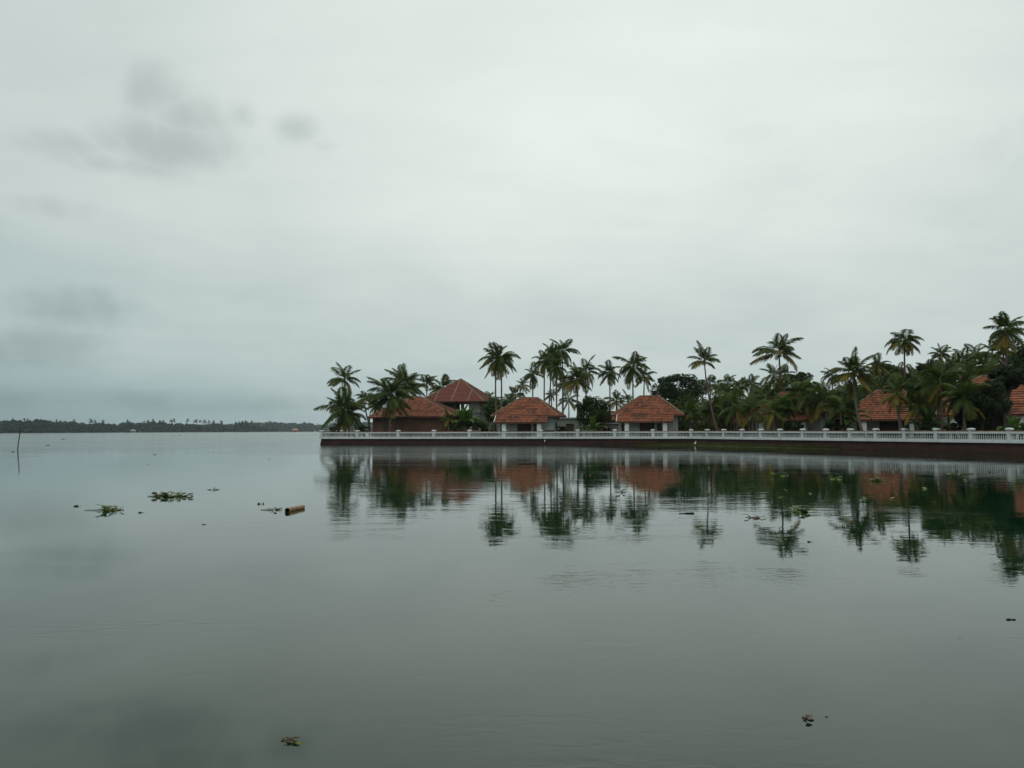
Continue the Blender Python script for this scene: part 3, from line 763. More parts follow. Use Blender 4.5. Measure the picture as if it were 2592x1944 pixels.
PALMS = [
 # px, py, Y, Lpx, base px, label, options
 (872, 961, 118, 46, 897, 'slim palm with a small open crown, the tallest at the left tip', dict(n=11, lo=-16, old=.2, bend=-.5, vs=(0, 1))),
 (871, 1040, 107, 60, 873, 'bushy low palm with fronds reaching the ground at the left tip', dict(n=27, lo=-48, old=.08, hi=88, vs=(0, 1))),
 (884, 1052, 110, 44, 883, 'short thin palm tucked behind the bushy low palm', dict(n=14, lo=-40, old=.1)),
 (921, 1010, 125, 30, 944, 'yellowish small palm on a slanting trunk beside the bushy low palm', dict(n=14, lo=-20, old=.5, bend=-.3)),
 (952, 1030, 122, 34, 952, 'small yellow green palm at the left eave of the laterite house', dict(n=15, lo=-25, old=.4)),
 (990, 1003, 104.6, 64, 986, 'large dark palm standing before the laterite house roof', dict(n=30, lo=-42, old=.05, hi=88, vs=(0, 1, 1))),
 (1024, 975, 124, 52, 1024, 'full dark palm rising behind the laterite house', dict(n=28, lo=-45, old=.12, hi=88, vs=(0, 1, 1))),
 (1080, 972, 138, 33, 1082, 'small palm with cupped fronds left of the pyramid roof', dict(n=13, lo=-2, old=.4)),
 (1122, 982, 142, 36, 1122, 'palm crown peeping over the left slope of the pyramid roof', dict(n=14, lo=-20, old=.2)),
 (1257, 908, 113, 45, 1262, 'tall palm of a touching pair right of the pyramid roof, left trunk', dict(n=20, lo=-62, old=.32, bend=-.5)),
 (1268, 906, 112, 45, 1266, 'tall palm of a touching pair right of the pyramid roof, right trunk', dict(n=20, lo=-62, old=.32, bend=.25)),
 (1348, 950, 130, 35, 1350, 'slim palm above the left end of the left small cottage', dict(n=17, lo=-58, old=.3)),
 (1324, 975, 150, 24, 1324, 'very small yellowish palm crown behind the left small cottage', dict(n=12, lo=-30, old=.5)),
 (1378, 915, 125, 38, 1377, 'tall palm at the left of the dense central clump', dict(n=22, lo=-62, old=.3)),
 (1398, 900, 128, 39, 1385, 'tall palm in the middle of the dense central clump', dict(n=22, lo=-58, old=.25)),
 (1424, 890, 131, 42, 1426, 'tallest palm of the dense central clump', dict(n=20, lo=-58, old=.3, dry=.06)),
 (1408, 930, 121, 38, 1410, 'palm with a full green crown low in the central clump', dict(n=24, lo=-60, old=.25)),
 (1424, 972, 137, 32, 1424, 'short palm showing under the central clump', dict(n=16, lo=-50, old=.3)),
 (1396, 1000, 132, 22, 1397, 'sapling palm under the central clump', dict(n=12, lo=-40, old=.3)),
 (1460, 962, 111, 42, 1464, 'palm with golden lower fronds right of the central clump, nearer the lake', dict(n=22, lo=-60, old=.42, dry=.08)),
 (1482, 942, 117, 44, 1486, 'palm with upswept fronds above the round mango tree', dict(n=20, lo=-62, old=.4, dry=.08)),
 (1542, 944, 128, 33, 1540, 'neat drooping palm standing alone between the two small cottages', dict(n=24, lo=-62, old=.25, bend=.35)),
 (1603, 930, 118, 50, 1609, 'tall full palm above the right small cottage', dict(n=22, lo=-60, old=.25, bend=-.35)),
 (1631, 953, 130, 32, 1627, 'thin palm just right of the tall full palm over the right small cottage', dict(n=13, lo=-45, old=.35)),
 (1783, 916, 97, 50, 1822, 'sparse palm on a long curving trunk by the balustrade corner', dict(n=9, lo=4, old=.1, vs=(0, 0, 1), bend=-.55, Yb=94.5, red=True, rad=.8)),
 (1972, 895, 99, 64, 1982, 'tall sparse palm with wide level fronds above the grove', dict(n=11, lo=-10, old=.25, red=True, vs=(0, 1, 2))),
 (2162, 945, 76, 62, 2190, 'palm with upswept ragged fronds leaning before the cottage with the dark door', dict(n=20, lo=-30, old=.2, bend=-.6, hi=86, vs=(0, 1))),
 (2107, 952, 110, 32, 2107, 'small spiky palm left of the upswept ragged palm', dict(n=16, lo=-40, old=.25)),
 (2224, 925, 104, 34, 2226, 'palm crown just right of the upswept ragged palm', dict(n=17, lo=-30, old=.25)),
 (2289, 866, 92, 46, 2299, 'lone tall palm with an umbrella crown on a bare pinkish trunk', dict(n=22, lo=-10, old=.45, hi=60, vs=(2, 3), red=True, bend=-.2)),
 (2275, 945, 105, 28, 2276, 'small palm top under the lone umbrella palm', dict(n=14, lo=-30)),
 (2268, 1000, 65.5, 42, 2292, 'yellowing palm with a thin leaning trunk before the white cottage wall', dict(n=15, lo=-50, old=.5, bend=-.25)),
 (2381, 972, 66, 72, 2386, 'big palm with drooping golden fronds and dark upright ones', dict(n=22, lo=-52, old=.42, hi=86)),
 (2380, 898, 101, 32, 2381, 'palm top crowning the dark mango tree', dict(n=17, lo=-25, old=.15)),
 (2546, 836, 86, 52, 2550, 'tallest palm, with a dense pointed crown near the right edge', dict(n=28, lo=-64, old=.25, red=True)),
]
for px, py, Y, L_, b_, lab, kw in PALMS: kw['n'] = kw.get('n', 18) + 3; palm(px, py, Y, L_, b_, lab, **kw)
# young palms low along the right hand balustrade
YOUNG = [
 (1866, 1032, 92, 52, 'young palm with low arching fronds right of the curving trunk'),
 (1938, 1012, 92, 58, 'young dark palm before the patchily seen cottage, left one'),
 (2048, 1018, 87, 60, 'young dark palm before the patchily seen cottage, right one'),
 (1748, 1045, 103, 40, 'young palm right of the right small cottage'),
 (1905, 1040, 88, 46, 'low young palm under the two dark young palms'),
 (1978, 1030, 85, 50, 'young palm between the two dark young palms'),
 (2092, 1012, 84, 56, 'young palm right of the patchily seen cottage'),
 (2128, 1035, 79, 46, 'low young palm left of the leaning ragged palm'),
 (1958, 1046, 83, 44, 'lowest young palm before the patchily seen cottage'),
 (2022, 1002, 89, 58, 'tall young palm whose fronds cross the patchily seen roof'),
 (2350, 1000, 70, 58, 'palm with low fronds crossing the right end of the cottage with the dark door'),
 (2322, 1030, 66, 50, 'low spreading palm at the foot of the white cottage wall'),
 (2440, 1010, 61.5, 70, 'spreading young palm under the large dark tree'),
 (1800, 1042, 99, 46, 'young palm behind the foot of the curving trunk'),
 (1703, 1050, 110, 30, 'small young palm at the right eave of the right small cottage'),
]
for px, py, Y, L_, lab in YOUNG:
    if Y: palm(px, py, Y, L_, px+2, lab, n=17, lo=-38, hi=84, old=.2, group='young palms behind the balustrade', nuts=False)
# the grove behind
gr = random.Random(41)
gl = 'coconut palm sunk in the dense grove, its crown half hidden by its neighbours'
GROVE = [(1797, 972, 118, 'grove palm top just right of the curving trunk'), (1842, 970, 124, 'small grove palm standing proud between the curving trunk and the tall sparse palm'),
 (1862, 984, 112, None), (1880, 979, 126, None), (1903, 974, 122, 'grove palm top midway between the curving trunk and the tall sparse palm'),
 (1958, 950, 118, 'grove palm top left of the trunk of the tall sparse palm'), (1988, 948, 114, 'grove palm top right of the trunk of the tall sparse palm'), (1822, 985, 128, None),
 (1925, 985, 130, None), (2437, 914, 96, 'grove palm right of the palm crowning the mango tree'), (2470, 900, 100, 'grove palm midway between the mango tree and the tallest palm'),
 (2511, 895, 98, 'grove palm just left of the tallest palm'), (2540, 886, 94, 'grove palm directly under the tallest palm'), (2340, 945, 108, 'low grove palm left of the dark mango tree'),
 (2312, 950, 112, 'low grove palm right of the lone umbrella palm trunk'), (2415, 930, 110, None), (2570, 900, 104, None), (2490, 925, 88, None), (2455, 940, 92, None)]
for i in range(52):
    px = 1690 + 910*gr.random()
    topy = 1000 - max(0, px-1800)*.10 if px < 2300 else 950 - (px-2300)*.12
    if 2180 < px < 2340: topy += 12
    GROVE.append((px, topy + gr.uniform(0, 45), gr.uniform(102, 150) if px < 2200 else gr.uniform(84, 125), None))
for px, py, Y, lb_ in GROVE:
    palm(px, py, Y, gr.uniform(30, 42)*110/Y, px + gr.uniform(-6, 6), lb_ or gl, n=16, lo=-42, old=.22, group='palms of the grove', nuts=False)
for px, py, Y in ((1236, 1010, 140), (1290, 1015, 138), (1305, 1000, 150), (1560, 1015, 140), (1590, 1018, 136), (1440, 1012, 146), (1680, 1010, 140), (1250, 1022, 125)):
    palm(px, py, Y, gr.uniform(24, 32), px, 'small palm crown in the greenery behind the central cottages', n=14, lo=-40, old=.3, group='small palms behind the cottages', nuts=False)

# ------------------------------------------------------------------ broad-leaved trees
def foliage(mb, c, rx, ry, rz, n, size, r_, flat=0.5):
    for _ in range(n):
        while True:
            d = Vector((r_.uniform(-1, 1), r_.uniform(-1, 1), r_.uniform(-1, 1)))
            if .05 < d.length < 1: break
        d = d.normalized()*(d.length**.45)
        p = c + Vector((d.x*rx, d.y*ry, d.z*rz))
        nv = (Vector((d.x, d.y, d.z*1.3)) + Vector((r_.uniform(-1, 1), r_.uniform(-1, 1), r_.uniform(-1, 1)))*.9).normalized()
        a = nv.cross(Vector((r_.uniform(-1, 1), r_.uniform(-1, 1), r_.uniform(-1, 1)))).normalized(); b = nv.cross(a)
        s_ = size*r_.uniform(.6, 1.3); t = min(1, max(0, .5 + r_.uniform(-.35, .35)))
        mb.quad(p - a*s_, p + b*s_*.5 - a*.1*s_, p + a*s_, p - b*s_*.5 + a*.1*s_, t)
def broad_tree(name, x0, x1, y0, y1, Y, label, mat='leaf', clusters=26, per=210, size=.17, bpx=None, flat=1.0, seed=1, cat='tree', dome=True, gap=0.0):
    r_ = random.Random(seed)
    cpx = bpx or (x0+x1)/2
    Y = guard(x0 if cpx > 1749 else cpx, Y, .6)
    Bs = G(cpx, Y, GZ - .05)
    root = empty(name, Bs, label=label, cat=cat)
    tl, brr = P(x0, y0, Y), P(x1, y1, Y)
    c = (tl + brr)/2; hw_, hh = (brr.x-tl.x)/2, (tl.z-brr.z)/2
    mb = MB(); tips = []
    for k in range(clusters):
        while True:
            d = Vector((r_.uniform(-1, 1), r_.uniform(-1, 1), r_.uniform(-1, 1)))
            if .45 < d.length < 1: break
        cr_ = r_.uniform(.20, .34)
        q = c + Vector((d.x*hw_*(1-cr_*.6), d.y*hw_*.8, d.z*hh*(1-cr_*.6)))
        tips.append(q)
        foliage(mb, q - Bs, hw_*cr_*1.1, hw_*cr_*1.1, min(hh, hw_)*cr_*flat, per, size, r_)
    mb.build('crown', M[mat], root)
    tr = MB(); base = Vector((0, 0, 0)); fork = (c - Bs)*.45; fork.z = max(.4, (brr.z - Bs.z)*.9)
    tr.tube([base, fork*.5 + Vector((.1, 0, 0)), fork], [.28, .22, .18], 7)
    t_ = tr.build('trunk', M['bark'], root)
    for q in tips[::4]:
        lb = MB(); e = q - Bs; lb.tube([fork*.9, fork.lerp(e, .5) + Vector((0, 0, .3)), e], [.13, .08, .03], 5); lb.build('limb', M['bark'], t_)
    return root
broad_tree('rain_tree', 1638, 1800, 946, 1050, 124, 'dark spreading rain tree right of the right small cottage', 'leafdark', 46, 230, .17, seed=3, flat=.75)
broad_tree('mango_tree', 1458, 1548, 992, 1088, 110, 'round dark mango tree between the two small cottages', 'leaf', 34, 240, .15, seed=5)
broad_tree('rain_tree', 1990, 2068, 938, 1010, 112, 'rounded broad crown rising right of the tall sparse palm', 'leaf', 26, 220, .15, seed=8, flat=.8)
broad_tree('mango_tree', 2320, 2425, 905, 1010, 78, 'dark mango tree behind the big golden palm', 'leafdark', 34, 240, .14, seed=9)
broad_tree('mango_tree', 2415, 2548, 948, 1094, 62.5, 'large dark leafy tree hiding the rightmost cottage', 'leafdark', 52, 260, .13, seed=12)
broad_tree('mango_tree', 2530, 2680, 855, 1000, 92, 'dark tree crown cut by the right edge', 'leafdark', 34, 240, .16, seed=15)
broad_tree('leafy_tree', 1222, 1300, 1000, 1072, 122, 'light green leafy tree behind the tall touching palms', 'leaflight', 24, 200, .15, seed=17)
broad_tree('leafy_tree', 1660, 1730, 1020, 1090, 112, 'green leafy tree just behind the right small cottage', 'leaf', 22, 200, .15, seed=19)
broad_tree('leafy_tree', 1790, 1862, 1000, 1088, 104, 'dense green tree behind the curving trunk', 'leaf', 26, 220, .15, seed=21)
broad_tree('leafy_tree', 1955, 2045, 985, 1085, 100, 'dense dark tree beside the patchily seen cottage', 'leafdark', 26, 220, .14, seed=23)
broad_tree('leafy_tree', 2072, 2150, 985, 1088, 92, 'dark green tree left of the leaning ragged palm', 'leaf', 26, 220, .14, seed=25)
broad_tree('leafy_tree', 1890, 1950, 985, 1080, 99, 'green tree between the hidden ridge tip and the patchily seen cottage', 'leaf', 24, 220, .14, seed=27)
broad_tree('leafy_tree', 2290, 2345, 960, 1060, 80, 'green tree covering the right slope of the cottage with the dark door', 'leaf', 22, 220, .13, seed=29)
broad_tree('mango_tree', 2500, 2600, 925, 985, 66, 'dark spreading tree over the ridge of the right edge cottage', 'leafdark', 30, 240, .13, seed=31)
broad_tree('leafy_tree', 2180, 2300, 920, 990, 108, 'broad green tree behind the lone umbrella palm trunk', 'leaf', 28, 220, .16, seed=33)
# shrubs
SH = [(905, 935, 1076, 1096, 109, 'leaflight', 'low light green shrub at the left tip'), (830, 862, 1080, 1096, 112, 'leaf', 'low dark shrub behind the left end post'),
      (1290, 1300, 0, 0, 0, '', ''), (1712, 1745, 1062, 1092, 99, 'leaflight', 'light green shrub beside the right small cottage'),
      (1770, 1806, 1066, 1094, 95, 'leaf', 'dark shrub left of the curving trunk'), (1985, 2040, 1058, 1094, 82.5, 'leafdark', 'dark shrub under the banana plants'),
      (2080, 2128, 1062, 1096, 79, 'leafdark', 'dark shrub against the right hand balustrade'), (2330, 2372, 1070, 1098, 64.5, 'leafdark', 'small dark shrub at the white cottage wall'),
      (2392, 2440, 1066, 1100, 63, 'leafdark', 'dark shrub below the large leafy tree'), (1206, 1240, 1062, 1096, 108, 'leaf', 'dark fern like shrub below the two storey house'),
      (1404, 1440, 1078, 1094, 104, 'leaf', 'low shrub by the flat roofed shed'), (2560, 2610, 1070, 1100, 59.5, 'leaflight', 'green shrub at the right edge by the balustrade'), (1836, 1850, 1060, 1094, 93, 'leaf', 'narrow shrub right of the curving trunk')]
for i, (x0, x1, y0, y1, Y, mt, lab) in enumerate(SH):
    if Y: broad_tree('shrub', x0, x1, y0, y1, Y, lab, mt, 12, 120, .11, seed=100+i, cat='shrub')
# undergrowth : one dense mass behind everything on the right, and behind the central cottages
ug = random.Random(77); mb = MB()
for k in range(620):
    px = ug.uniform(1690, 2640); Y = ug.uniform(104, 150) if px < 2150 else ug.uniform(86, 130)
    hmax = 5.2 + max(0, (px-2050)/550)*2.6
    c = G(px, Y, GZ + ug.uniform(.2, hmax)); foliage(mb, c, 1.3, 1.3, .9, 120, .19, ug)
for k in range(60):
    px = ug.choice((ug.uniform(1215, 1310), ug.uniform(1425, 1700))); Y = ug.uniform(128, 150)
    c = G(px, Y, GZ + ug.uniform(.1, 3.0)); foliage(mb, c, 1.2, 1.2, .8, 110, .18, ug)
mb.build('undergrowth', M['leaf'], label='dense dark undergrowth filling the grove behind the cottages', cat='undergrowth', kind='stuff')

# ------------------------------------------------------------------ banana plants
def banana_leaf(e0, curl, seed):
    r_ = random.Random(seed); mb = MB(); N = 10; p = Vector((0, 0, 0)); rows = []
    for i in range(N+1):
        s_ = i/N; e = e0 - curl*s_**1.4
        tg = Vector((math.cos(e), 0, math.sin(e))); up = Vector((-math.sin(e), 0, math.cos(e)))
        w = 0.0 if s_ < .1 else .155*math.sin(math.pi*min(1, (s_-.1)/.9*.93+.07))**.6
        w = max(w, .006)
        rows.append((p + Vector((0, -w, 0)) + up*w*.45, p.copy(), p + Vector((0, w, 0)) + up*w*.45))
        p = p + tg*(1.05/N)
    for i in range(N):
        for j in (0, 1):
            t = .35 + .3*(i % 2) + r_.uniform(-.2, .2)
            mb.quad(rows[i][j], rows[i][j+1], rows[i+1][j+1], rows[i+1][j], min(1, max(0, t)))
    return mb.mesh('leaf', M['banana'])
BL = [banana_leaf(R(e), R(c), i) for i, (e, c) in enumerate(((84, 30), (72, 48), (58, 80), (44, 95), (28, 90)))]
def banana(px, Y, h, L, label, n=8, seed=0, stems=1):
    r_ = random.Random(seed); Y = guard(px, Y, 1.4); b = G(px, Y, GZ - .03); root = empty('banana_plant', b, label=label, cat='banana plant', group='banana plants in the gardens')
    for s_ in range(stems):
        off = Vector((r_.uniform(-.7, .7)*(stems > 1), r_.uniform(-.4, .4)*(stems > 1), 0)); hh = h*r_.uniform(.75, 1.05)
        mb = MB(); mb.tube([off, off + Vector((.03, 0, hh*.5)), off + Vector((.06, 0, hh))], [.12, .10, .06], 7); st = mb.build('stem', M['stem'], root)
        for k in range(n):
            o = link('leaf', BL[min(4, int(k/n*5 + r_.random()*.8))], st, off + Vector((.05, 0, hh - .06)))
            o.rotation_euler = (r_.uniform(-.15, .15), 0, k*2.4 + r_.uniform(-.4, .4)); q = L*r_.uniform(.85, 1.15); o.scale = (q, q*1.1, q)
banana(1176, 106.5, 1.7, 2.7, 'large clump of banana plants between the laterite house and the two storey wall', 9, 4, 3)
banana(1143, 105.5, 1.0, 1.6, 'young banana plant at the right eave of the laterite house', 7, 6)
banana(1500, 104.0, 1.0, 2.2, 'banana plant with a bright upright leaf below the round mango tree', 8, 9)
banana(1815, 99.0, 2.6, 2.4, 'banana plant with a pale upright leaf behind the curving trunk', 7, 11)
banana(1992, 84.0, 2.4, 2.2, 'banana plant with bright leaf before the patchily seen cottage', 8, 13, 2)
banana(2128, 80.0, 2.0, 2.3, 'banana clump left of the leaning ragged palm', 8, 15, 2)
banana(2345, 63.8, .9, 1.7, 'low banana plant beside the white cottage wall', 8, 17)
banana(2562, 61.0, .7, 1.5, 'banana plant near the right edge below the tiled eave', 7, 19)
palm(1135, 1062, 104.8, 30, 1136, 'small yellowish palm in front of the right end of the laterite house', n=10, lo=-20, hi=70, old=.4, nuts=False)

# ------------------------------------------------------------------ far shore
fr_ = random.Random(5)
def shore_pt(px, layer):
    if layer == 0:
        Y = 860 + max(0, px+250)*1.0
    else: Y = 2350 + (px-500)*.1
    return G(px, Y, 0)
def ico_blob(mb, c, rx, rz, r_):
    N1, N2 = 6, 4; vs = []
    for a in range(N2+1):
        th = math.pi*a/N2
        for b in range(N1):
            ph = 2*math.pi*b/N1 + a*.5; k = r_.uniform(.72, 1.2)
            vs.append(c + Vector((rx*k*math.sin(th)*math.cos(ph), rx*k*math.sin(th)*math.sin(ph), rz*k*math.cos(th))))
    for a in range(N2):
        for b in range(N1):
            b2 = (b+1) % N1
            mb.quad(vs[a*N1+b], vs[a*N1+b2], vs[(a+1)*N1+b2], vs[(a+1)*N1+b], r_.random())
for layer, (pa, pb, step, hgt) in enumerate(((-420, 700, 2.6, 13.6), (480, 2700, 3.6, 21.0))):
    mb = MB(); px = pa
    while px < pb:
        c = shore_pt(px, layer)
        k = 1.0 if layer else min(1.0, max(.25, (735-px)/110))
        H = hgt*(1 + .10*math.sin(px*.021) + .07*math.sin(px*.083+1))*k
        if layer == 0 and px < 200: H *= 1.02
        rr_ = H*.30
        for j in range(4):
            z = H*(.22 + .22*j)*fr_.uniform(.85, 1.1)
            ico_blob(mb, c + Vector((fr_.uniform(-3, 3), fr_.uniform(2, 30) + (3-j)*-1 + 6, z)), rr_*fr_.uniform(.8, 1.3), rr_*fr_.uniform(.7, 1.0), fr_)
        px += step*fr_.uniform(.6, 1.3)
    mb.build('far_woods', M['far'], label='dark wooded far shore across the lake' if layer == 0 else 'bluish wooded shore farther off behind the point', cat='woods', kind='stuff')
    sh = MB(); n = 24
    for i in range(n):
        a, b = shore_pt(pa + (pb-pa)*i/n, layer), shore_pt(pa + (pb-pa)*(i+1)/n, layer)
        sh.quad(a, b, b + Vector((0, .5, .5)), a + Vector((0, .5, .5)))
        sh.quad(a + Vector((0, .5, .5)), b + Vector((0, .5, .5)), b + Vector((0, 260, .6)), a + Vector((0, 260, .6)))
    sh.build('far_shore', M['soil'], kind='structure')
# palms that stand above the far woods
def far_crown(seed):
    r_ = random.Random(seed); mb = MB()
    for k in range(14):
        a = k*2.4 + r_.uniform(-.3, .3); e = R(75 - 8.5*k + r_.uniform(-8, 8)); p = Vector((0, 0, 0)); w = .10
        for s_ in range(3):
            d = Vector((math.cos(a)*math.cos(e), math.sin(a)*math.cos(e), math.sin(e))); q = p + d*.36
            sd = Vector((-math.sin(a), math.cos(a), 0))*(.2 if s_ < 2 else .05); sp0 = Vector((-math.sin(a), math.cos(a), 0))*(.06 if s_ == 0 else .2)
            mb.quad(p - sp0, p + sp0, q + sd, q - sd, r_.random()); p = q; e -= R(26)
    return mb.mesh('crown', M['far'])
FC = [far_crown(i) for i in range(4)]
ftr = MB(); ftr.tube([(0, 0, 0), (.25, 0, .5), (.1, 0, 1)], [.016, .012, .010], 5); FTR = ftr.mesh('trunk', M['bark'])
def far_palm(px, py, size_px, layer, label, grp='palms above the far woods'):
    b = shore_pt(px, layer) + Vector((0, 5, .4)); c = P(px, py, b.y); H = max(2.0, c.z - b.z)
    root = empty('far_palm', b, label=label, cat='palm tree', group=grp)
    o = link('trunk', FTR, root); o.scale = (H*.6, H*.6, H)
    s_ = size_px*b.y/F_PX
    o = link('crown', FC[fr_.randrange(4)], root, (.1*H*.6, 0, H)); o.scale = (s_, s_, s_); o.rotation_euler.z = fr_.uniform(0, 6)
for px, py in ((24, 1062), (53, 1061), (62, 1063), (97, 1065), (120, 1066), (136, 1064), (147, 1065), (180, 1063), (224, 1064), (235, 1067), (254, 1066), (318, 1066), (359, 1069), (369, 1065), (382, 1064), (400, 1066), (408, 1067), (428, 1064), (435, 1063), (470, 1063), (489, 1066), (493, 1064), (502, 1065), (513, 1066), (525, 1067), (537, 1068), (556, 1069), (593, 1070), (602, 1070), (610, 1070), (618, 1068), (634, 1067)):
    far_palm(px, py+1.2, fr_.uniform(4.5, 8.0), 0, 'tiny distant palm standing above the wooded far shore')
for px, py in ((770, 1071), (782, 1072), (730, 1073), (690, 1073), (800, 1073)):
    far_palm(px, py, 3.5, 1, 'tiny bluish palm on the farther wooded shore')
def on_shore(px, Y): return G(px, Y, .5)
b = on_shore(702, 1500); root = empty('far_palm', b, label='lone distant palm standing in front of the farther shore', cat='palm tree')
o = link('trunk', FTR, root); o.scale = (3.2, 3.2, 5.2); o = link('crown', FC[1], root, (.3, 0, 5.0)); o.scale = (3.9, 3.9, 3.4)
mb = MB(); mb.quad(G(640, 1480, 0), G(830, 1480, 0), G(830, 1490, .55), G(640, 1490, .55)); mb.quad(G(640, 1490, .55), G(830, 1490, .55), G(830, 1560, .55), G(640, 1560, .55)); mb.build('far_shore', M['soil'], kind='structure')
def hut(px, Y, w, h, rh, wall, rf, label):
    b = on_shore(px, Y); root = empty('shore_hut', b, label=label, cat='hut')
    mb = MB(); mb.box(-w*.36, w*.36, -w*.25, w*.25, 0, h); mb.build('wall', M[wall], root)
    mb = MB(); e, d_ = w/2, w*.38
    fl, fr2, br2, bl2 = (-e, -d_, h), (e, -d_, h), (e, d_, h), (-e, d_, h); a1, a2 = (-e*.4, 0, h+rh), (e*.4, 0, h+rh)
    mb.quad(fl, fr2, a2, a1); mb.tri(fr2, br2, a2); mb.quad(br2, bl2, a1, a2); mb.tri(bl2, fl, a1); mb.quad(bl2, br2, fr2, fl)
    mb.build('roof', M[rf], root)
    mb = MB(); mb.box(-w*.08, w*.08, -w*.25-.05, -w*.25-.01, 0, h*.8); mb.build('door', M['wood'], root)
hut(747, 1500, 11, 2.6, 2.8, 'fascia', 'hutroof', 'tiny far off hut with orange roof at the water left of the point')
hut(337, 1350, 8.0, 2.6, 1.6, 'wallwhite', 'wallwhite', 'tiny white far off hut at the foot of the wooded shore')

# ------------------------------------------------------------------ things on and in the water
mb = MB(); pb = W(44, 1139); pt = P(52, 1079, pb.y) - pb
mb.tube([Vector((0, 0, -.4)) - pt*.1, pt*.33, pt*.66 + Vector((.03, 0, 0)), pt], [.048, .046, .044, .036], 8)
o = mb.build('mooring_pole', M['pole'], None, pb, label='leaning reddish wooden pole standing in the lake at the far left', cat='pole')

def hy_leaf(seed):
    r_ = random.Random(seed); mb = MB(); st = Vector((.035, 0, .06)); lean = Vector((.10, 0, .10 + r_.uniform(0, .03)))
    mb.tube([Vector((0, 0, -.01)), Vector((.02, 0, .03)), st, lean], [.008, .014, .012, .005], 5, False, .3)
    c = lean + Vector((.03, 0, .02)); n = 9
    ring_ = []
    for k in range(n):
        a = 2*math.pi*k/n
        ring_.append(c + Vector((math.cos(a)*.064, math.sin(a)*.058, .020*math.cos(a) + .012*abs(math.sin(a)))))
    for k in range(n): mb.tri(c, ring_[k], ring_[(k+1) % n], r_.uniform(.2, .8))
    return mb
HY = [hy_leaf(i).mesh('leaf', M['hyacinth']) for i in range(4)]
HD = [hy_leaf(i+9).mesh('leaf', M['hyadead']) for i in range(3)]
def hyacinth(px, py, wpx, n, label, dead=.12, asp=.45, seed=None, scale=1.0, stems=0):
    r_ = random.Random(seed or int(px)); b = W(px, py); root = empty('water_hyacinth', b, label=label, cat='water plant', group='floating water hyacinth')
    w = wpx*b.y/F_PX
    mb = MB()
    for k in range(max(3, n//3)):
        a = r_.uniform(-1, 1)*w*.42; q = Vector((a, r_.uniform(-1, 1)*w*asp*.4, .008))
        mb.tube([q, q + Vector((r_.uniform(-.15, .15)*w, r_.uniform(-.1, .1)*w, .01*scale)), q + Vector((r_.uniform(-.25, .25)*w, r_.uniform(-.12, .12)*w, .0))], .007*scale, 4, True)
    if stems: mb.tube([Vector((-w*.4, 0, .01)), Vector((-w*.75, .02, .015)), Vector((-w*stems, -.01, .008))], [.011, .009, .005], 5)
    mb.build('runner', M['stem'], root)
    for k in range(n):
        while True:
            x, y = r_.uniform(-1, 1), r_.uniform(-1, 1)
            if x*x + y*y < 1: break
        o = link('leaf', (r_.choice(HD) if r_.random() < dead else r_.choice(HY)), root, (x*w*.46, y*w*.5*asp, 0))
        o.rotation_euler = (r_.uniform(-.35, .35), r_.uniform(-.15, .75), r_.uniform(0, 6.28)); s_ = scale*r_.uniform(.7, 1.25); o.scale = (s_, s_, s_*.62)
    return root
hyacinth(433, 1257, 80, 64, 'largest raft of green water hyacinth floating at the left', .14, .40, stems=.62)
hyacinth(287, 1292, 48, 22, 'smaller hyacinth raft with a trailing stem at the left', .30, .55, stems=1.5)
hyacinth(694, 1291, 17, 7, 'tiny dark hyacinth plant beside the floating log', .4, .6, scale=.75, stems=2.0)
hyacinth(543, 1240, 20, 6, 'tiny withered hyacinth right of the largest raft', 1.0, .4, scale=.6, stems=.9)
hyacinth(1906, 1311, 26, 6, 'brown withered hyacinth under the curving palm reflection', 1.0, .6, scale=.75)
hyacinth(2022, 1296, 40, 18, 'green hyacinth clump right of the withered brown one', .1, .5)
hyacinth(1573, 1246, 18, 6, 'small hyacinth below the right small cottage reflection', .1, .6, scale=.9)
hyacinth(1970, 1205, 34, 16, 'green hyacinth patch in the dark reflection, left of two', .05, .5)
hyacinth(2108, 1213, 30, 14, 'green hyacinth patch in the dark reflection, middle one', .05, .5)
hyacinth(2222, 1218, 40, 16, 'flat hyacinth patch in the dark reflection right of the middle one', .1, .4)
hyacinth(735, 1880, 46, 6, 'withered hyacinth leaves floating close to the camera', .8, .35, scale=.30)
hyacinth(2036, 1818, 24, 4, 'few dark hyacinth leaves floating near the lower right', .9, .5, scale=.26)
hyacinth(2430, 1200, 60, 12, 'thin hyacinth patch close to the right hand wall', .1, .3)
for k, (px, py, w_) in enumerate(((32, 1144, 7), (121, 1128, 9), (160, 1112, 12), (456, 1102, 8), (440, 1103, 5), (488, 1101, 5), (392, 1151, 6), (373, 1175, 3), (681, 1162, 3), (762, 1102, 7), (796, 1101, 6), (516, 1328, 6), (196, 1282, 14), (660, 1276, 16))):
    far_ = W(px, py).y
    r_ = random.Random(k); b = W(px, py); w = w_*b.y/F_PX; mb = MB()
    for j in range(14):
        q = Vector((r_.uniform(-.5, .5)*w, r_.uniform(-.5, .5)*w*.8, 0)); hh = min(.22, w*.35)*r_.uniform(.4, 1)
        a = r_.uniform(0, 6.28); u = Vector((math.cos(a), math.sin(a), 0))*max(.02, w*.10)
        mb.tri(q - u, q + u, q + Vector((r_.uniform(-.3, .3)*hh, 0, hh)), r_.random())
    mb.build('floating_weed', M['hyadead'], None, b, label='tiny dark tuft of weed drifting on the open lake', cat='water plant', group='weed tufts on the lake')

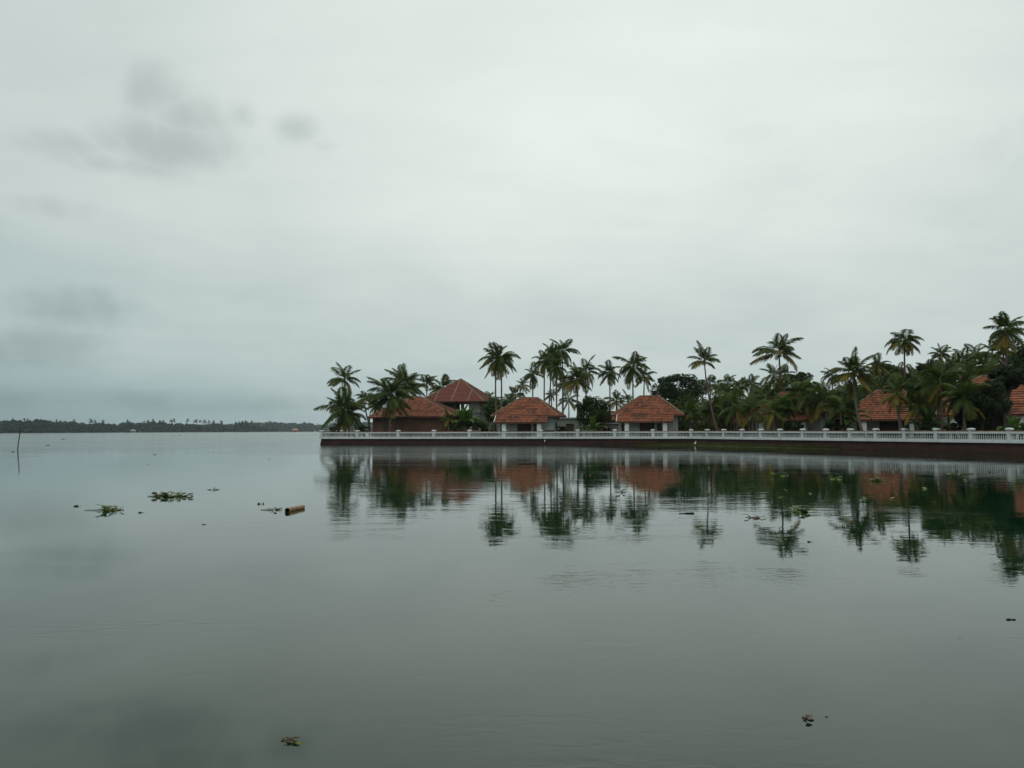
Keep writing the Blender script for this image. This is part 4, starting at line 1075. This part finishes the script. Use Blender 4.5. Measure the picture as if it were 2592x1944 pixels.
# hollow log
la, lb = W(727, 1296), W(768.5, 1287); root = empty('floating_log', la, label='short hollow brown log floating at the left of the point', cat='log')
a_, b_ = Vector((0, 0, .030)), lb - la + Vector((0, 0, .034)); d_ = (b_-a_).normalized()
mb = MB(); sd_ = d_.cross(Vector((0, 0, 1))).normalized(); up_ = sd_.cross(d_); n = 16; r0, r1 = .056, .043
def ring_at(p, r_): return [p + sd_*(r_*math.cos(2*math.pi*k/n)) + up_*(r_*math.sin(2*math.pi*k/n)) for k in range(n)]
rings = [ring_at(a_.lerp(b_, t), (r0+(r1-r0)*t)*(1.05 if abs(t-.52) < .03 else 1)) for t in (0, .25, .49, .52, .55, .8, .97)] + [ring_at(b_, r1*.8)]
for i in range(len(rings)-1):
    for k in range(n): mb.quad(rings[i][k], rings[i][(k+1) % n], rings[i+1][(k+1) % n], rings[i+1][k])
mb.poly(rings[-1]); ir = ring_at(a_, r0*.86)
for k in range(n): mb.quad(rings[0][k], ir[k], ir[(k+1) % n], rings[0][(k+1) % n])
mb.build('log_shell', M['log'], root)
mb = MB(); ib = ring_at(a_.lerp(b_, .3), r0*.8)
for k in range(n): mb.quad(ir[k], ib[k], ib[(k+1) % n], ir[(k+1) % n])
mb.poly(ib); mb.build('hollow', M['logend'], root)

# pods, stick, ball, scraps
def pod(px, py, wpx, label, mat='hyadead', tail=True, name='seed_pod', cat='seed pod'):
    b = W(px, py); w = wpx*b.y/F_PX/2; mb = MB()
    mb.lathe([(.15*w, -.7*w), (.8*w, -.35*w), (w, 0), (.75*w, .5*w), (.15*w, .8*w)], 8)
    if tail: mb.tube([(w*.8, 0, .15*w), (w*1.9, .1*w, .2*w), (w*3, 0, .1*w)], [.16*w, .1*w, .05*w], 4)
    return mb.build(name, M[mat], None, b, smooth=True, label=label, cat=cat)
pod(354, 1298, 8, 'round dark seed pod right of the smaller hyacinth raft')
pod(2047, 1372, 8, 'dark seed pod below the sparse palm reflection')
pod(1494, 1203, 4, 'small red ball floating before the round mango tree', 'redplastic', False, 'floating_ball', 'ball')
pod(2091, 1815, 6, 'tiny dark seed near the few dark leaves at lower right')
mb = MB(); mb.bar((-.085, 0, .01), (.085, .015, .012), .05, .02); mb.bar((-.22, -.01, .008), (-.085, 0, .008), .015, .012)
mb.build('wood_chip', M['logend'], None, W(1746, 1300), label='dark flat wood chip floating under the curving palm reflection', cat='wood chip')
mb = MB(); mb.bar((-.04, 0, .004), (-.004, .006, .005), .016, .01); mb.bar((.004, 0, .004), (.034, -.004, .004), .012, .008)
mb.build('wood_chip', M['logend'], None, W(2560, 1569), label='pair of tiny dark chips floating near the right edge', cat='wood chip')
mb = MB(); mb.quad((-.2, -.05, .02), (.2, -.1, .03), (.22, .12, .02), (-.15, .15, .015)); mb.quad((-.2, -.05, .02), (-.15, .15, .015), (-.3, .1, .01), (-.32, -.02, .01))
mb.build('plastic_scrap', M['teal'], None, W(1796, 1155), label='teal plastic scrap floating by the balustrade corner reflection', cat='plastic scrap')
def leaf_mesh(mat, seed, L=.16):
    r_ = random.Random(seed); mb = MB(); n = 6; up = []; dn = []
    for i in range(n+1):
        s_ = i/n; w = .28*L*math.sin(math.pi*s_)**.8; z = .012 + .02*math.sin(s_*3.1 + seed)
        up.append(Vector((L*(s_-.5), w, z + .012))); dn.append(Vector((L*(s_-.5), -w, z + .006)))
    for i in range(n): mb.quad(dn[i], dn[i+1], up[i+1], up[i], r_.random())
    return mb.mesh('floating_leaf', M[mat])
LV = [leaf_mesh('yellow', 1), leaf_mesh('yellow', 2, .2), leaf_mesh('hyadead', 3), leaf_mesh('hyacinth', 4), leaf_mesh('hyacinth', 5, .2)]
lr = random.Random(9)
spots = [(1850+i*9+lr.uniform(-3, 3), 1189+i*.45+lr.uniform(-1.5, 1.5)) for i in range(7)]
while len(spots) < 46:
    px = 1640 + 960*lr.random()**.8; py = 1150 + (px-1640)*.045 + lr.uniform(0, 95)
    spots.append((px, py))
for px, py in spots:
    o = link('floating_leaf', LV[lr.randrange(5) if lr.random() < .6 else 0], None, W(px, py), label='fallen leaf floating on the dark reflection by the right hand wall', cat='leaf', group='fallen leaves on the water')
    o.rotation_euler.z = lr.uniform(0, 6.28); s_ = lr.uniform(.5, 1.15); o.scale = (s_, s_, 1)
for px, py, lab, s_ in ((2436, 1617, 'pale sodden leaf drifting below the right hand reflections', .55), (2227, 1852, 'pale sodden leaf near the bottom right corner', .55)):
    o = link('floating_leaf', leaf_mesh('pale', 7), None, W(px, py) - Vector((0, 0, .012)), label=lab, cat='leaf'); o.scale = (s_, s_, .3); o.rotation_euler.z = -.5

# egret, drain pipe, leaf heap on the rail
bp = on_line(1779, B, E) + out_s*1.0; bp.z = .04
EGRET_AT = bp
mb = MB(); dp = on_line(1379.5, A, B) + out_f*.06; dp.z = .56
q = out_f
mb.tube([-q*.2, q*.12, q*.17 + Vector((0, 0, -.03)), q*.18 + Vector((0, 0, -.20))], [.055, .055, .055, .06], 10)
mb.build('drain_pipe', M['white'], None, dp, label='short white drain pipe sticking out of the red wall', cat='pipe')
hp = on_line(1388, A, B); hp.z = BASEZ + .85; mb = MB(); hr = random.Random(3)
for k in range(140):
    c = front_d*hr.gauss(0, .33) + out_f*hr.uniform(-.05, .12) + Vector((0, 0, hr.uniform(-.05, .07)))
    a = front_d*hr.uniform(.08, .25) + Vector((0, 0, hr.uniform(-.08, .03))); b = Vector((0, 0, .035)) + out_f*.03
    mb.quad(c - a, c - b, c + a, c + b, hr.random())
mb.build('leaf_heap', M['hyadead'], None, hp, label='heap of dark dry leaves lying on the front rail', cat='leaf heap')

# ------------------------------------------------------------------ egret mesh (lathe and tubes welded in one surface through a remesh)
def egret_mesh():
    mb = MB()
    mb.tube([(-.17, 0, .17), (-.10, 0, .205), (0, 0, .24), (.06, 0, .265), (.095, 0, .32), (.075, 0, .39), (.10, 0, .445), (.15, 0, .452)], [.012, .045, .062, .045, .024, .019, .026, .014], 9)
    for s_ in (-1, 1): mb.tube([(.0, s_*.03, .21), (.015, s_*.03, .10), (.005, s_*.03, 0)], [.018, .009, .008], 6)
    return mb.mesh('body', M['feather'], True)
eg = empty('egret', EGRET_AT, .5, label='tiny white egret standing on the grassy mud at the wall corner', cat='bird')
ob = link('body', egret_mesh(), eg)
rm = ob.modifiers.new('weld', 'REMESH'); rm.mode = 'VOXEL'; rm.voxel_size = .008; rm.use_smooth_shade = True
mb = MB(); mb.tube([(.155, 0, .452), (.23, 0, .44)], [.010, .002], 5); mb.build('beak', M['beak'], eg)

# ------------------------------------------------------------------ haze
hz = NT('haze'); hz.n.remove(hz.b)
pv = hz.new('ShaderNodeVolumePrincipled')
pv.inputs['Color'].default_value = (0.84, 0.96, 1.0, 1); pv.inputs['Density'].default_value = 0.00009; pv.inputs['Anisotropy'].default_value = 0.2
hz.l.new(pv.outputs[0], hz.out.inputs['Volume'])
mb = MB(); mb.box(-3800, 3800, -300, 3800, -1.5, 36)
mb.build('haze', hz.m, label='thin pale haze over the lake', cat='haze', kind='stuff')
